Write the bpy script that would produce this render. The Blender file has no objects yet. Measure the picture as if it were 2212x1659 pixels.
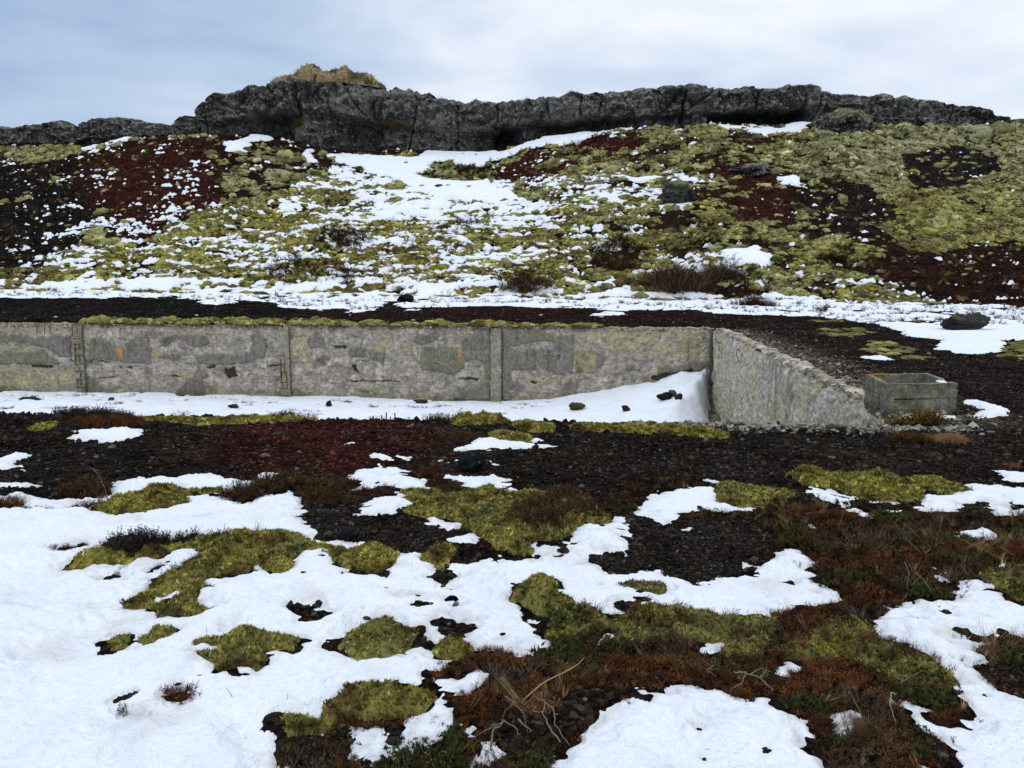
import bpy, bmesh, math, random
import numpy as np

# ------------------------------------------------------------------ camera, sky, sun, exposure
SC = bpy.context.scene
COL = SC.collection
PITCH = math.radians(7.67)
FPX, CX, CY, CAMZ = 1704.0, 1106.0, 829.5, 1.6          # focal length and centre in the units used for tracing
cam_data = bpy.data.cameras.new("camera")
cam = bpy.data.objects.new("camera", cam_data)
COL.objects.link(cam)
cam.location = (0, 0, CAMZ)
cam.rotation_euler = (math.pi / 2 - PITCH, 0, 0)
cam_data.sensor_fit = 'HORIZONTAL'
cam_data.sensor_width = 36.0
cam_data.lens = 18.0 / (1106.0 / FPX)
cam_data.clip_start = 0.05
cam_data.clip_end = 3000
SC.camera = cam

SUN_EL, SUN_AZ = math.radians(40), math.radians(232)
world = bpy.data.worlds.new("World")
SC.world = world
world.use_nodes = True
wn, wl = world.node_tree.nodes, world.node_tree.links
wn.clear()
wo = wn.new('ShaderNodeOutputWorld')
bg = wn.new('ShaderNodeBackground')
bg.inputs['Strength'].default_value = 0.1
sky = wn.new('ShaderNodeTexSky')
sky.sky_type = 'NISHITA'
sky.sun_disc = False
sky.sun_elevation = SUN_EL
sky.sun_rotation = SUN_AZ
tc = wn.new('ShaderNodeTexCoord')
def wmap(scale, loc):
    m = wn.new('ShaderNodeMapping'); m.inputs['Scale'].default_value = scale; m.inputs['Location'].default_value = loc
    wl.new(tc.outputs['Generated'], m.inputs['Vector']); return m
def wnoise(m, scale, detail, rough=.5, dist=0.):
    n = wn.new('ShaderNodeTexNoise'); n.inputs['Scale'].default_value = scale; n.inputs['Detail'].default_value = detail
    n.inputs['Roughness'].default_value = rough; n.inputs['Distortion'].default_value = dist
    wl.new(m.outputs['Vector'], n.inputs['Vector']); return n
def wmath(op, a, b):
    n = wn.new('ShaderNodeMath'); n.operation = op
    for i, v in enumerate((a, b)):
        if isinstance(v, (int, float)): n.inputs[i].default_value = v
        else: wl.new(v, n.inputs[i])
    return n.outputs[0]
n1 = wnoise(wmap((1, 1, 3.2), (.35, 0, .12)), 2.2, 4, .48, .35)
n2 = wnoise(wmap((1.3, 1, 4.5), (4.2, 1.3, 2.0)), 4.5, 5, .5, .3)
sep = wn.new('ShaderNodeSeparateXYZ'); wl.new(tc.outputs['Generated'], sep.inputs[0])
grad = wmath('MULTIPLY_ADD', sep.outputs['X'], 1.0); 
grad.node.inputs[2].default_value = .50
hi = wmath('MULTIPLY', sep.outputs['Z'], .75)
fac = wmath('ADD', wmath('ADD', grad, hi), wmath('ADD', wmath('MULTIPLY', wmath('SUBTRACT', n1.outputs['Fac'], .5), 2.0),
                                                   wmath('MULTIPLY', wmath('SUBTRACT', n2.outputs['Fac'], .5), .55)))
ramp = wn.new('ShaderNodeValToRGB')
cr = ramp.color_ramp
cr.elements[0].position = 0.0; cr.elements[0].color = (.30, .43, .66, 1)
cr.elements[1].position = 1.0; cr.elements[1].color = (.90, .94, 1.0, 1)
e = cr.elements.new(.45); e.color = (.50, .62, .80, 1)
e = cr.elements.new(.66); e.color = (.66, .75, .90, 1)
wl.new(fac, ramp.inputs['Fac'])
zg = wn.new('ShaderNodeMapRange'); zg.inputs[1].default_value = .3; zg.inputs[2].default_value = .9
zg.inputs[3].default_value = 10.0; zg.inputs[4].default_value = 13.5
wl.new(sep.outputs['Z'], zg.inputs[0])
vm = wn.new('ShaderNodeVectorMath'); vm.operation = 'SCALE'
wl.new(ramp.outputs['Color'], vm.inputs[0]); wl.new(zg.outputs[0], vm.inputs['Scale'])
mx = wn.new('ShaderNodeMix'); mx.data_type = 'RGBA'; mx.inputs['Factor'].default_value = .93
wl.new(sky.outputs['Color'], mx.inputs['A']); wl.new(vm.outputs[0], mx.inputs['B'])
wl.new(mx.outputs['Result'], bg.inputs['Color'])
wl.new(bg.outputs[0], wo.inputs['Surface'])

sun_data = bpy.data.lights.new("sun", 'SUN')
sun_data.energy = 0.75
sun_data.angle = math.radians(16)
sun_data.color = (1.0, .96, .90)
sun = bpy.data.objects.new("sun", sun_data)
COL.objects.link(sun)
sun.rotation_euler = (math.pi / 2 - SUN_EL, 0, math.pi - SUN_AZ)
sun.location = (0, -10, 30)

SC.view_settings.view_transform = 'Standard'
SC.view_settings.look = 'None'
SC.view_settings.exposure = 0.08
SC.view_settings.gamma = 1.0

# ------------------------------------------------------------------ numeric helpers
RNG = np.random.default_rng(7)
random.seed(7)
def H2(ix, iy, seed):
    h = (ix.astype(np.int64) * 374761393 + iy.astype(np.int64) * 668265263 + seed * 974634777) & 0xffffffff
    h = ((h ^ (h >> 13)) * 1274126177) & 0xffffffff
    return (h ^ (h >> 16)) & 0xffffffff
def n2d(x, y, seed=0):
    ix = np.floor(x); iy = np.floor(y); fx = x - ix; fy = y - iy
    ix = ix.astype(np.int64); iy = iy.astype(np.int64)
    ux = fx * fx * fx * (fx * (fx * 6 - 15) + 10); uy = fy * fy * fy * (fy * (fy * 6 - 15) + 10)
    def g(a, b, dx, dy):
        t = H2(ix + a, iy + b, seed) * (2 * math.pi / 4294967296.0)
        return np.cos(t) * dx + np.sin(t) * dy
    a = g(0, 0, fx, fy); b = g(1, 0, fx - 1, fy); c = g(0, 1, fx, fy - 1); d = g(1, 1, fx - 1, fy - 1)
    return ((a + (b - a) * ux) * (1 - uy) + (c + (d - c) * ux) * uy) * 1.45
def fbm(x, y, o=3, seed=0, gain=.5):
    s = 0; a = 1.0; f = 1.0
    for i in range(o):
        s = s + a * n2d(x * f + 17.3 * i, y * f - 9.1 * i, seed + i); a *= gain; f *= 2.07
    return s
def n3d(p, seed=0):
    i = np.floor(p).astype(np.int64); f = p - i; u = f * f * (3 - 2 * f)
    r = 0
    for a in (0, 1):
        for b in (0, 1):
            for c in (0, 1):
                h = H2(i[:, 0] + a + (i[:, 2] + c) * 7919, i[:, 1] + b, seed) / 2147483648.0 - 1
                w = (u[:, 0] if a else 1 - u[:, 0]) * (u[:, 1] if b else 1 - u[:, 1]) * (u[:, 2] if c else 1 - u[:, 2])
                r = r + h * w
    return r
def fbm3(p, o=3, seed=0, gain=.5):
    s = 0; a = 1.0; f = 1.0
    for i in range(o):
        s = s + a * n3d(p * f + 5.7 * i, seed + i); a *= gain; f *= 2.05
    return s
def worley(x, y, seed=0, jit=.9):
    ix = np.floor(x).astype(np.int64); iy = np.floor(y).astype(np.int64)
    d1 = np.full(x.shape, 9.); d2 = np.full(x.shape, 9.); cid = np.zeros(x.shape)
    for a in (-1, 0, 1):
        for b in (-1, 0, 1):
            h = H2(ix + a, iy + b, seed); h2 = H2(ix + a, iy + b, seed + 77)
            px = ix + a + .5 + jit * (h / 4294967296.0 - .5); py = iy + b + .5 + jit * (h2 / 4294967296.0 - .5)
            d = np.hypot(px - x, py - y); n = d < d1
            d2 = np.where(n, d1, np.minimum(d2, d)); cid = np.where(n, (h % 1009) / 1009.0, cid); d1 = np.where(n, d, d1)
    return d1, d2, cid
def sst(v, a, b):
    t = np.clip((v - a) / (b - a), 0, 1); return t * t * (3 - 2 * t)
def mix(a, b, t):
    return a + (b - a) * t
def col_mix(c, rgb, t):
    return c + (np.array(rgb) - c) * np.clip(t, 0, 1)[:, None]

# ------------------------------------------------------------------ terrain
def ray(px, py):
    a = (np.asarray(px, float) - CX) / FPX; b = -(np.asarray(py, float) - CY) / FPX
    dy = b * math.sin(PITCH) + math.cos(PITCH); dz = b * math.cos(PITCH) - math.sin(PITCH)
    return a / dy, dz / dy
YC = 78.0                                     # distance of the cliff line
CB = "-700,318 -350,316 0,312 100,318 200,308 350,292 480,288 560,294 640,306 700,318 800,326 900,329 1000,328 1080,325 1170,303 1260,287 1330,280 1400,272 1500,268 1600,270 1700,268 1780,266 1850,268 1900,268 2000,272 2100,272 2212,264 2400,268 2900,300"
CT = "-700,290 -350,275 0,262 60,254 95,250 130,259 160,252 190,243 250,242 300,253 345,255 372,240 400,238 405,247 413,236 421,223 431,211 448,201 484,195 519,187 553,175 588,168 612,164 640,164 700,164 760,166 810,181 870,186 930,199 970,209 1040,212 1100,213 1160,206 1200,199 1230,194 1300,192 1360,189 1410,185 1480,179 1528,175 1568,187 1600,183 1625,179 1640,185 1665,187 1720,179 1755,176 1776,182 1786,190 1850,195 1940,197 2020,203 2100,213 2150,229 2190,243 2212,248 2400,258 2900,300"
def ctrl(s):
    p = np.array([[float(v) for v in q.split(',')] for q in s.split()])
    u, w = ray(p[:, 0], p[:, 1]); return u * YC, CAMZ + w * YC
CBX, CBZ = ctrl(CB); CTX, CTZ = ctrl(CT)
def cliff_base(x): return np.interp(x, CBX, CBZ)
def cliff_top(x): return np.interp(x, CTX, CTZ)
def yfoot(x): return np.clip(45 - .11 * x, 38, 53)
def zfoot(x): return np.clip(.42 - .011 * x, .0, 1.0)
def rim_y(x): return 9.05 - .03 * x
def back_y(x): return 27 + .1256 * (6.9 - x)
def side_x(y): return 6.9 - .1256 * (27 - y)
PITZ = -2.86
def pit_k(x, y):
    kb = sst(back_y(x) - y, -.38, -.20); ks = sst(side_x(y) - x, -.34, -.18); kn = sst(y - rim_y(x), 0, 2.3)
    return np.minimum(np.minimum(kb, ks), kn)
def hbase(x, y, pit=True):
    x = np.asarray(x, float); y = np.asarray(y, float)
    z = -.02 - .012 * np.clip(x, -6, 6) * sst(y, 5, 9.5) - .06 * sst(y, 7, 10)
    yf = yfoot(x); zf = zfoot(x)
    t = np.clip((y - 20) / (yf - 20), 0, 1)
    z = mix(z, zf, t * t * .75 + .25 * t * t * t) + -.07 * sst(y, 20, 27) * (1 - sst(y, 30, 40))
    s = np.clip((y - yf) / (YC - yf), 0, 1)
    zc = cliff_base(x)
    z = z + (zc - zf) * (s * .82 + .18 * s * s) * sst(s, 0, .08)
    z = np.where(y > YC + 9, np.maximum(z, mix(z, cliff_top(x) - 1.3 - (y - YC) * .22, sst(y, YC + 10, YC + 11.5))), z)
    if pit:
        z = mix(z, PITZ, pit_k(x, y))
    return z
def hlow(x, y):
    """terrain with its broad undulation"""
    hill = sst(y, yfoot(x), yfoot(x) + 8) * (1 - sst(y, YC - 1, YC + 3))
    near = 1 - sst(y, 9, 14)
    z = hbase(x, y)
    z = z + near * .045 * fbm(x / 1.6, y / 1.3, 2, 11) * (1 - .6 * sst(y, 6, 9))
    z = z + (1 - near) * (1 - hill) * .05 * fbm(x / 4, y / 4, 2, 12)
    z = z + hill * (.32 * fbm(x / 8, y / 7, 2, 13) + .10 * n2d(x / 1.9, y / 1.6, 14))
    return z
def hfull(x, y):
    near = 1 - sst(y, 9, 14)
    far = sst(y, 40, 46)
    return hlow(x, y) + near * (.014 * fbm(x / .30, y / .26, 3, 21)) + (1 - near) * .02 * fbm(x / .5, y / .5, 2, 22) + far * .05 * fbm(x / .8, y / .6, 2, 23)

def at_flat(px, py):
    u, w = ray(px, py); Y = (-.05 - CAMZ) / np.minimum(w, -1e-4); Y = np.clip(Y, .3, 9.7)
    return u * Y, Y
def at_cast(px, py):
    u, w = ray(px, py)
    u = np.atleast_1d(u); w = np.atleast_1d(w)
    Ys = np.concatenate([np.arange(9.6, 30, .05), np.arange(30, 82, .08)])
    out = np.full(u.shape, 82.)
    for i in range(len(u)):
        g = hbase(u[i] * Ys, Ys); below = CAMZ + w[i] * Ys <= g
        if below.any(): out[i] = Ys[np.argmax(below)]
    return u * out, out
def pts(s):
    return np.array([[float(v) for v in q.split(',')] for q in s.split()])
def Pf(s):
    p = pts(s); x, y = at_flat(p[:, 0], p[:, 1]); return np.stack([x, y], 1)
def Pb(s):
    p = pts(s); x, y = at_cast(p[:, 0], p[:, 1]); return np.stack([x, y], 1)
def sdpoly(P, x, y, margin):
    """signed distance, positive inside, clamped to -margin outside the box"""
    lo = P.min(0) - margin; hi = P.max(0) + margin
    m = (x > lo[0]) & (x < hi[0]) & (y > lo[1]) & (y < hi[1])
    idx = np.nonzero(m)[0]
    if not len(idx): return idx, None
    qx = x[idx]; qy = y[idx]
    d = np.full(qx.shape, 1e9); ins = np.zeros(qx.shape, bool)
    n = len(P)
    for i in range(n):
        ax, ay = P[i]; bx, by = P[(i + 1) % n]
        ex, ey = bx - ax, by - ay; L = ex * ex + ey * ey + 1e-12
        t = np.clip(((qx - ax) * ex + (qy - ay) * ey) / L, 0, 1)
        d = np.minimum(d, (qx - ax - t * ex) ** 2 + (qy - ay - t * ey) ** 2)
        if ay != by:
            ins ^= ((ay > qy) != (by > qy)) & (qx < ex * (qy - ay) / ey + ax)
    d = np.sqrt(d)
    return idx, np.where(ins, d, -d)

# ------------------------------------------------------------------ traced ground cover (near field)
FG = [
 ('heather', "1637,1115 1700,1073 1940,1087 2014,1113 2400,1122 3300,1100 3900,1760 500,1760 500,1600 930,1500 900,1470 1000,1400 1200,1400 1200,1345 1700,1320 1650,1240 1668,1170 1627,1150"),
 ('snow', "-500,1085 0,1076 120,1086 200,1074 262,1044 330,1036 455,1035 545,1047 562,1030 600,1032 672,1050 655,1070 648,1105 640,1120 680,1155 735,1190 810,1205 850,1210 905,1215 960,1232 1010,1218 1045,1212 1075,1222 1110,1228 1150,1215 1135,1203 1160,1195 1215,1210 1265,1225 1306,1239 1365,1234 1423,1232 1447,1246 1499,1263 1561,1256 1613,1253 1610,1225 1661,1215 1658,1205 1710,1187 1734,1205 1744,1218 1720,1239 1751,1263 1772,1281 1820,1308 1803,1319 1706,1330 1620,1345 1499,1346 1447,1335 1379,1330 1365,1343 1320,1355 1292,1334 1240,1330 1213,1352 1188,1367 1206,1391 1195,1412 1157,1431 1105,1423 1050,1409 985,1440 953,1454 920,1474 922,1488 946,1500 1026,1488 990,1520 975,1545 985,1600 960,1640 930,1620 880,1640 850,1600 780,1610 740,1580 690,1560 690,1600 600,1615 553,1625 590,1665 560,1760 -900,1760"),
 ('snow', "1240,1150 1262,1140 1300,1133 1345,1135 1378,1160 1365,1180 1370,1205 1345,1208 1300,1212 1268,1226 1215,1212 1225,1195 1205,1180"),
 ('snow', "1334,1497 1350,1507 1420,1511 1488,1502 1500,1505 1568,1523 1585,1542 1637,1533 1689,1547 1717,1557 1751,1602 1779,1637 1793,1658 1830,1760 1180,1760 1195,1645 1251,1620 1271,1602 1299,1564 1334,1537"),
 ('snow', "1879,1353 1914,1346 1921,1324 1948,1333 2007,1319 2049,1319 2066,1284 2087,1276 2115,1281 2149,1301 2212,1334 2400,1362 2620,1350 2700,1380 2500,1405 2340,1395 2212,1388 2166,1398 2125,1409 2097,1405 2118,1395 2063,1386 2035,1388 2060,1398 2104,1409 2121,1426 2104,1438 2076,1433 2069,1447 2087,1464 2139,1492 2187,1516 2212,1530 2400,1590 2560,1640 2760,1660 2900,1760 2020,1760 2018,1647 2031,1627 2021,1609 2000,1606 1980,1592 1955,1564 1935,1535 1952,1537 1983,1542 2014,1557 2028,1585 2069,1587 2080,1554 2069,1537 2042,1516 2031,1499 2031,1481 2014,1461 2011,1443 1966,1419 1962,1409 1931,1402 1907,1388 1879,1371"),
 ('snow', "1327,1093 1345,1088 1385,1098 1375,1085 1400,1072 1447,1066 1509,1059 1537,1070 1554,1078 1540,1092 1585,1101 1634,1104 1628,1113 1575,1112 1571,1122 1509,1120 1447,1127 1413,1128 1379,1115 1361,1105"),
 ('snow', "1271,1101 1302,1108 1340,1118 1365,1125 1361,1135 1337,1132 1299,1116"),
 ('snow', "943,1035 981,1039 1022,1035 1060,1033 1102,1039 1085,1045 1123,1059 1147,1068 1181,1064 1230,1071 1285,1080 1271,1085 1218,1079 1164,1077 1112,1078 1073,1073 1043,1063 1002,1056 981,1045"),
 ('snow', "922,1080 970,1071 998,1080 974,1086 925,1087"), ('snow', "1005,1070 1040,1073 1026,1080"),
 ('snow', "808,988 846,995 863,1004 870,994 906,997 901,1008 870,1005 825,1007 849,1021 863,1020 887,1021 880,1035 915,1049 919,1059 919,1073 870,1066 835,1063 760,1068 763,1056 751,1044 770,1032 753,1025 763,1018 801,1014"),
 ('snow', "768,1115 801,1084 846,1087 853,1073 884,1084 903,1097 887,1115 867,1108 836,1132 794,1125"),
 ('black', "643,1118 661,1101 765,1099 766,1118 801,1128 870,1125 925,1135 925,1153 981,1170 1009,1160 1074,1187 1071,1218 1057,1229 1019,1236 953,1239 953,1225 925,1208 870,1215 839,1208 784,1180 756,1187 737,1191 678,1160"),
 ('black', "1278,1218 1299,1205 1372,1205 1375,1139 1417,1128 1482,1125 1603,1135 1627,1153 1668,1166 1672,1187 1658,1201 1613,1222 1616,1253 1561,1256 1499,1263 1447,1244 1423,1232 1365,1234 1320,1239"),
 ('black', "1181,1194 1244,1191 1247,1208 1216,1215"),
 ('black', "2069,1447 2087,1436 2139,1447 2212,1440 2400,1440 2400,1590 2212,1523 2187,1516 2139,1492 2087,1464"),
 ('black', "1216,1523 1334,1499 1334,1537 1271,1602 1251,1620 1181,1634 1181,1660 1009,1658 1002,1640 1078,1606 1078,1564 1147,1561"),
 ('snow', "922,1153 939,1135 960,1142 1002,1148 1009,1153 984,1170 957,1160"),
 ('snow', "983,1189 1009,1174 1033,1170 1064,1175 1053,1187 1040,1201 1009,1194"),
 ('snow', "974,983 1029,959 1095,961 1147,959 1136,947 1178,952 1161,961 1202,968 1147,975 1105,976 1095,987 1078,983 1064,983 1029,980"),
 ('snow', "960,1004 988,1006 984,1014 970,1011"), ('snow', "1047,1014 1060,1009 1079,1020 1064,1022"),
 ('snow', "137,959 170,945 160,941 200,938 215,932 270,935 325,938 322,952 290,958 250,965 215,968 207,960 170,962"),
 ('snow', "3,997 38,985 81,992 80,997 45,1006 26,1032 7,1035 -150,1040 -150,990"), ('snow', "38,1025 66,1018 52,1032"),
 ('snow', "-60,1052 0,1054 69,1051 86,1058 45,1060 -50,1066"),
 ('snow', "1513,1049 1585,1051 1634,1058 1654,1065 1720,1068 1689,1071 1627,1068 1551,1059"),
 ('snow', "1734,1059 1800,1059 1817,1066 1834,1073 1931,1082 1928,1090 1865,1084 1838,1092 1779,1080 1737,1070"),
 ('snow', "1814,1103 1862,1104 1893,1110 1905,1130 1862,1128 1838,1115"),
 ('snow', "1948,1056 1980,1058 2000,1068 2014,1077 2069,1080 2090,1073 2066,1058 2097,1052 2156,1059 2212,1056 2400,1050 2640,1062 2720,1090 2560,1120 2400,1130 2212,1123 2177,1120 2139,1125 2118,1115 2069,1120 2014,1113 1966,1111 1959,1104 1976,1087"),
 ('black', "2060,1108 2090,1092 2130,1090 2150,1100 2120,1104 2100,1116"), ('black', "2135,1108 2180,1098 2212,1106 2170,1112"),
 ('snow', "1917,1108 1952,1108 1945,1118 1925,1118"),
 ('snow', "2560,1210 2700,1190 2860,1215 2800,1270 2620,1260"), ('snow', "2153,1020 2212,1023 2460,1030 2430,1052 2212,1045 2173,1044 2153,1037"),
 ('snow', "2035,1170 2059,1156 2090,1156 2104,1149 2125,1154 2139,1170 2132,1184 2087,1174"),
 ('snow', "2128,1243 2153,1236 2184,1244 2166,1251"), ('snow', "1461,1146 1482,1139 1495,1149 1475,1153"),
 ('snow', "1254,1398 1271,1379 1299,1372 1334,1388 1327,1397 1285,1402"),
 ('snow', "1495,1417 1509,1402 1530,1395 1565,1407 1547,1429 1533,1447 1516,1443"),
 ('snow', "745,1604 784,1586 836,1594 866,1614 846,1646 801,1655"),
 ('snow', "867,1602 898,1575 953,1571 981,1575 984,1606 953,1627 932,1635 905,1623"), ('snow', "912,1554 939,1547 981,1544 981,1561 925,1568"),
 ('snow', "2022,1262 2035,1253 2050,1262 2044,1276"), ('snow', "1682,1462 1700,1455 1712,1472 1700,1478"),
 ('snow', "1045,1640 1060,1620 1085,1640 1080,1660 1050,1660"), ('snow', "1010,1590 1030,1570 1050,1575 1035,1592"), ('snow', "1182,1510 1200,1495 1210,1508 1200,1518"),
 ('snow', "1740,1150 1760,1146 1765,1154 1750,1158"), ('snow', "1630,1084 1651,1085 1651,1092"), ('snow', "1790,1575 1830,1562 1850,1578 1810,1590"),
 ('black', "633,1326 655,1321 695,1319 699,1343 668,1353"),
 ('black', "977,1360 1002,1355 1019,1362 1015,1378 991,1372"), ('black', "1040,1378 1064,1372 1081,1390 1053,1393"),
 ('black', "948,1266 970,1264 976,1274 958,1280"), ('black', "850,1306 862,1304 862,1312 852,1313"), ('black', "940,1345 952,1342 960,1348 948,1351"), ('black', "1025,1337 1036,1333 1042,1338 1030,1341"),
 ('black', "970,1316 980,1312 985,1318 975,1321"), ('black', "890,1322 905,1320 902,1327 893,1327"), ('black', "1325,1322 1345,1310 1372,1316 1380,1328 1350,1334"), ('black', "2030,1342 2045,1338 2062,1345 2050,1352"),
 ('heather', "1271,1090 1337,1080 1354,1056 1389,1051 1497,1045 1509,1049 1513,1059 1447,1066 1403,1066 1382,1084 1365,1118 1320,1101"),
 ('heather', "1506,1118 1568,1115 1641,1125 1620,1135 1482,1127"),
 ('heather', "894,1021 925,1004 957,1006 984,1028 943,1035 974,1049 1002,1063 1002,1073 939,1070 919,1070 915,1049 884,1035"),
]
# single moss cushions: outline, height, hue (0 yellow .. 1 grey), label
CUSHIONS = [
 ("235,1118 204,1104 242,1084 304,1066 318,1054 380,1056 408,1064 484,1066 477,1071 405,1073 398,1087 374,1101 311,1118 263,1120", .07, .2, "olive moss cushion running back into a thin tongue on the snow behind the left heather"),
 ("870,1087 925,1084 974,1087 1009,1077 1043,1068 1112,1078 1181,1077 1258,1084 1271,1094 1313,1122 1316,1135 1264,1146 1233,1170 1206,1180 1178,1198 1154,1200 1150,1214 1130,1220 1104,1216 1074,1212 1078,1187 1036,1170 1009,1160 1009,1146 953,1135 925,1139 870,1122 901,1101", .09, .35, "largest green moss mound, spreading between two black cinder hollows in the middle of the foreground"),
 ("870,1073 919,1073 922,1084 898,1097 880,1092", .05, .5, "small dark green moss pad between snow patches left of the large central mound"),
 ("905,1232 953,1208 981,1205 981,1218 953,1236 953,1253 932,1239", .05, .3, "thin moss wedge at the lower right edge of the black cinder hollow"),
 ("735,1229 766,1212 822,1208 867,1222 839,1243 801,1260 759,1257", .07, .15, "oval yellow green moss cushion alone on snow below the black cinder hollow"),
 ("699,1215 719,1206 748,1215 755,1232 747,1238 728,1228", .04, .25, "slim moss strip lying on snow between two bigger cushions"),
 ("145,1232 166,1225 169,1212 207,1199 242,1190 260,1192 284,1215 304,1200 377,1191 436,1180 519,1174 588,1172 640,1173 674,1186 706,1201 667,1205 640,1205 629,1236 622,1253 595,1262 574,1250 571,1229 550,1236 536,1253 450,1263 443,1281 460,1291 432,1298 415,1326 394,1336 453,1341 415,1360 329,1362 339,1343 325,1329 270,1310 311,1305 322,1281 349,1260 398,1243 422,1225 446,1205 432,1196 374,1198 346,1208 277,1218 228,1227 180,1232", .09, .22, "long ragged olive moss mat bending down the left snowfield with a heather strip"),
 ("432,1443 477,1433 484,1409 526,1388 553,1388 581,1400 650,1405 633,1426 560,1429 553,1467 484,1471 481,1485 453,1485 439,1454", .08, .25, "angular moss cushion with a pointed right arm alone in the left snowfield"),
 ("419,1426 450,1412 474,1407 477,1419 450,1424", .03, .4, "small moss sliver just left of the angular cushion with the pointed arm"),
 ("232,1412 249,1403 268,1405 266,1424 242,1428", .04, .35, "tiny moss tuft, leftmost one on the snowfield"),
 ("299,1409 329,1386 374,1395 367,1400 329,1409 311,1417", .04, .35, "small hooked moss pad right of the tiny leftmost tuft on snow"),
 ("746,1409 753,1395 787,1379 829,1360 839,1353 870,1364 912,1372 891,1398 881,1416 849,1426 794,1433 773,1421", .085, .6, "round moss cushion with a dark bare hollow in its middle, ringed by snow"),
 ("936,1416 946,1402 967,1395 1009,1405 1005,1436 974,1441 953,1443 939,1433", .08, .25, "small rounded moss cushion at the left end of the rust heather"),
 ("1116,1307 1119,1294 1140,1274 1161,1264 1188,1260 1213,1265 1213,1274 1199,1288 1147,1305", .12, .45, "domed moss cushion with brownish top, upper one of a close pair"),
 ("1138,1315 1143,1298 1161,1289 1209,1293 1233,1308 1254,1329 1230,1350 1168,1340", .13, .2, "bright domed moss cushion, lower one of a close pair"),
 ("1188,1371 1216,1353 1251,1331 1292,1336 1299,1353 1313,1367 1258,1378 1247,1391 1209,1395", .09, .45, "dark moss cushion below the close pair of domes, beside a white snow pad"),
 ("1299,1360 1365,1353 1379,1329 1410,1324 1451,1331 1493,1346 1568,1349 1620,1349 1668,1348 1654,1398 1641,1423 1603,1440 1558,1423 1520,1405 1509,1398 1462,1398 1424,1398 1372,1409 1327,1405 1337,1384", .08, .5, "wide mixed green moss mat below the right middle snow tongue"),
 ("1758,1378 1845,1350 1879,1374 1914,1416 1966,1433 2014,1447 2031,1481 2018,1516 1966,1509 1914,1495 1879,1474 1827,1433 1793,1447 1741,1454 1689,1440 1668,1423 1724,1405", .08, .5, "broad dark olive moss mat along the left edge of the right snow tongue"),
 ("2104,1262 2160,1250 2400,1250 2400,1365 2212,1329 2156,1298 2121,1277", .08, .6, "dark green moss bank above the snow tongue at the right edge"),
 ("1703,1032 1744,1032 1793,1035 1897,1039 1948,1052 2000,1070 1997,1082 1938,1084 1879,1077 1814,1059 1737,1056 1713,1042", .09, .15, "long yellow green moss cushion along the edge of the black gravel at right"),
 ("1924,1045 1987,1039 2035,1042 2090,1070 2066,1080 2014,1073 1980,1056", .07, .2, "wedge of moss between snow tongues right of the long yellow green cushion"),
 ("1540,1063 1585,1059 1627,1070 1724,1073 1700,1080 1668,1084 1651,1097 1620,1101 1551,1094", .06, .25, "moss patch between two snow patches in front of the black gravel right of centre"),
 ("600,1575 690,1578 720,1545 740,1530 760,1499 815,1499 842,1512 887,1516 932,1528 912,1557 880,1562 760,1560 740,1575 690,1590 620,1600", .11, .3, "high moss cushion above rust heather near the bottom edge left of centre"),
 ("1327,1274 1354,1267 1389,1274 1430,1270 1434,1284 1410,1295 1372,1288", .035, .7, "thin dark moss patch melted out in the middle of the right snow tongue"),
 ("974,914 988,903 1064,899 1098,906 1109,911 1040,916", .10, .1, "bright moss mound on the near rim of the pit in front of the middle pilaster"),
 ("1112,918 1123,910 1195,919 1192,931 1130,931", .05, .2, "low moss patch on the pit rim right of the bright mound"),
 ("1053,945 1078,935 1136,938 1147,957 1064,957", .04, .3, "flat moss patch above the snow patch behind the black lava boulder"),
 ("1226,921 1320,919 1497,925 1533,928 1578,938 1551,944 1447,935 1320,931 1233,928", .06, .12, "long thin yellow moss ribbon on the near rim towards the side wall"),
 ("290,912 346,914 450,916 519,907 588,905 685,908 640,912 571,916 450,923 380,923", .05, .15, "long thin moss ribbon on the near rim left of the rusty rods"),
 ("62,945 86,937 121,931 124,935 80,947", .04, .15, "small moss sliver on black gravel left of the red heather"),
]
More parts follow.
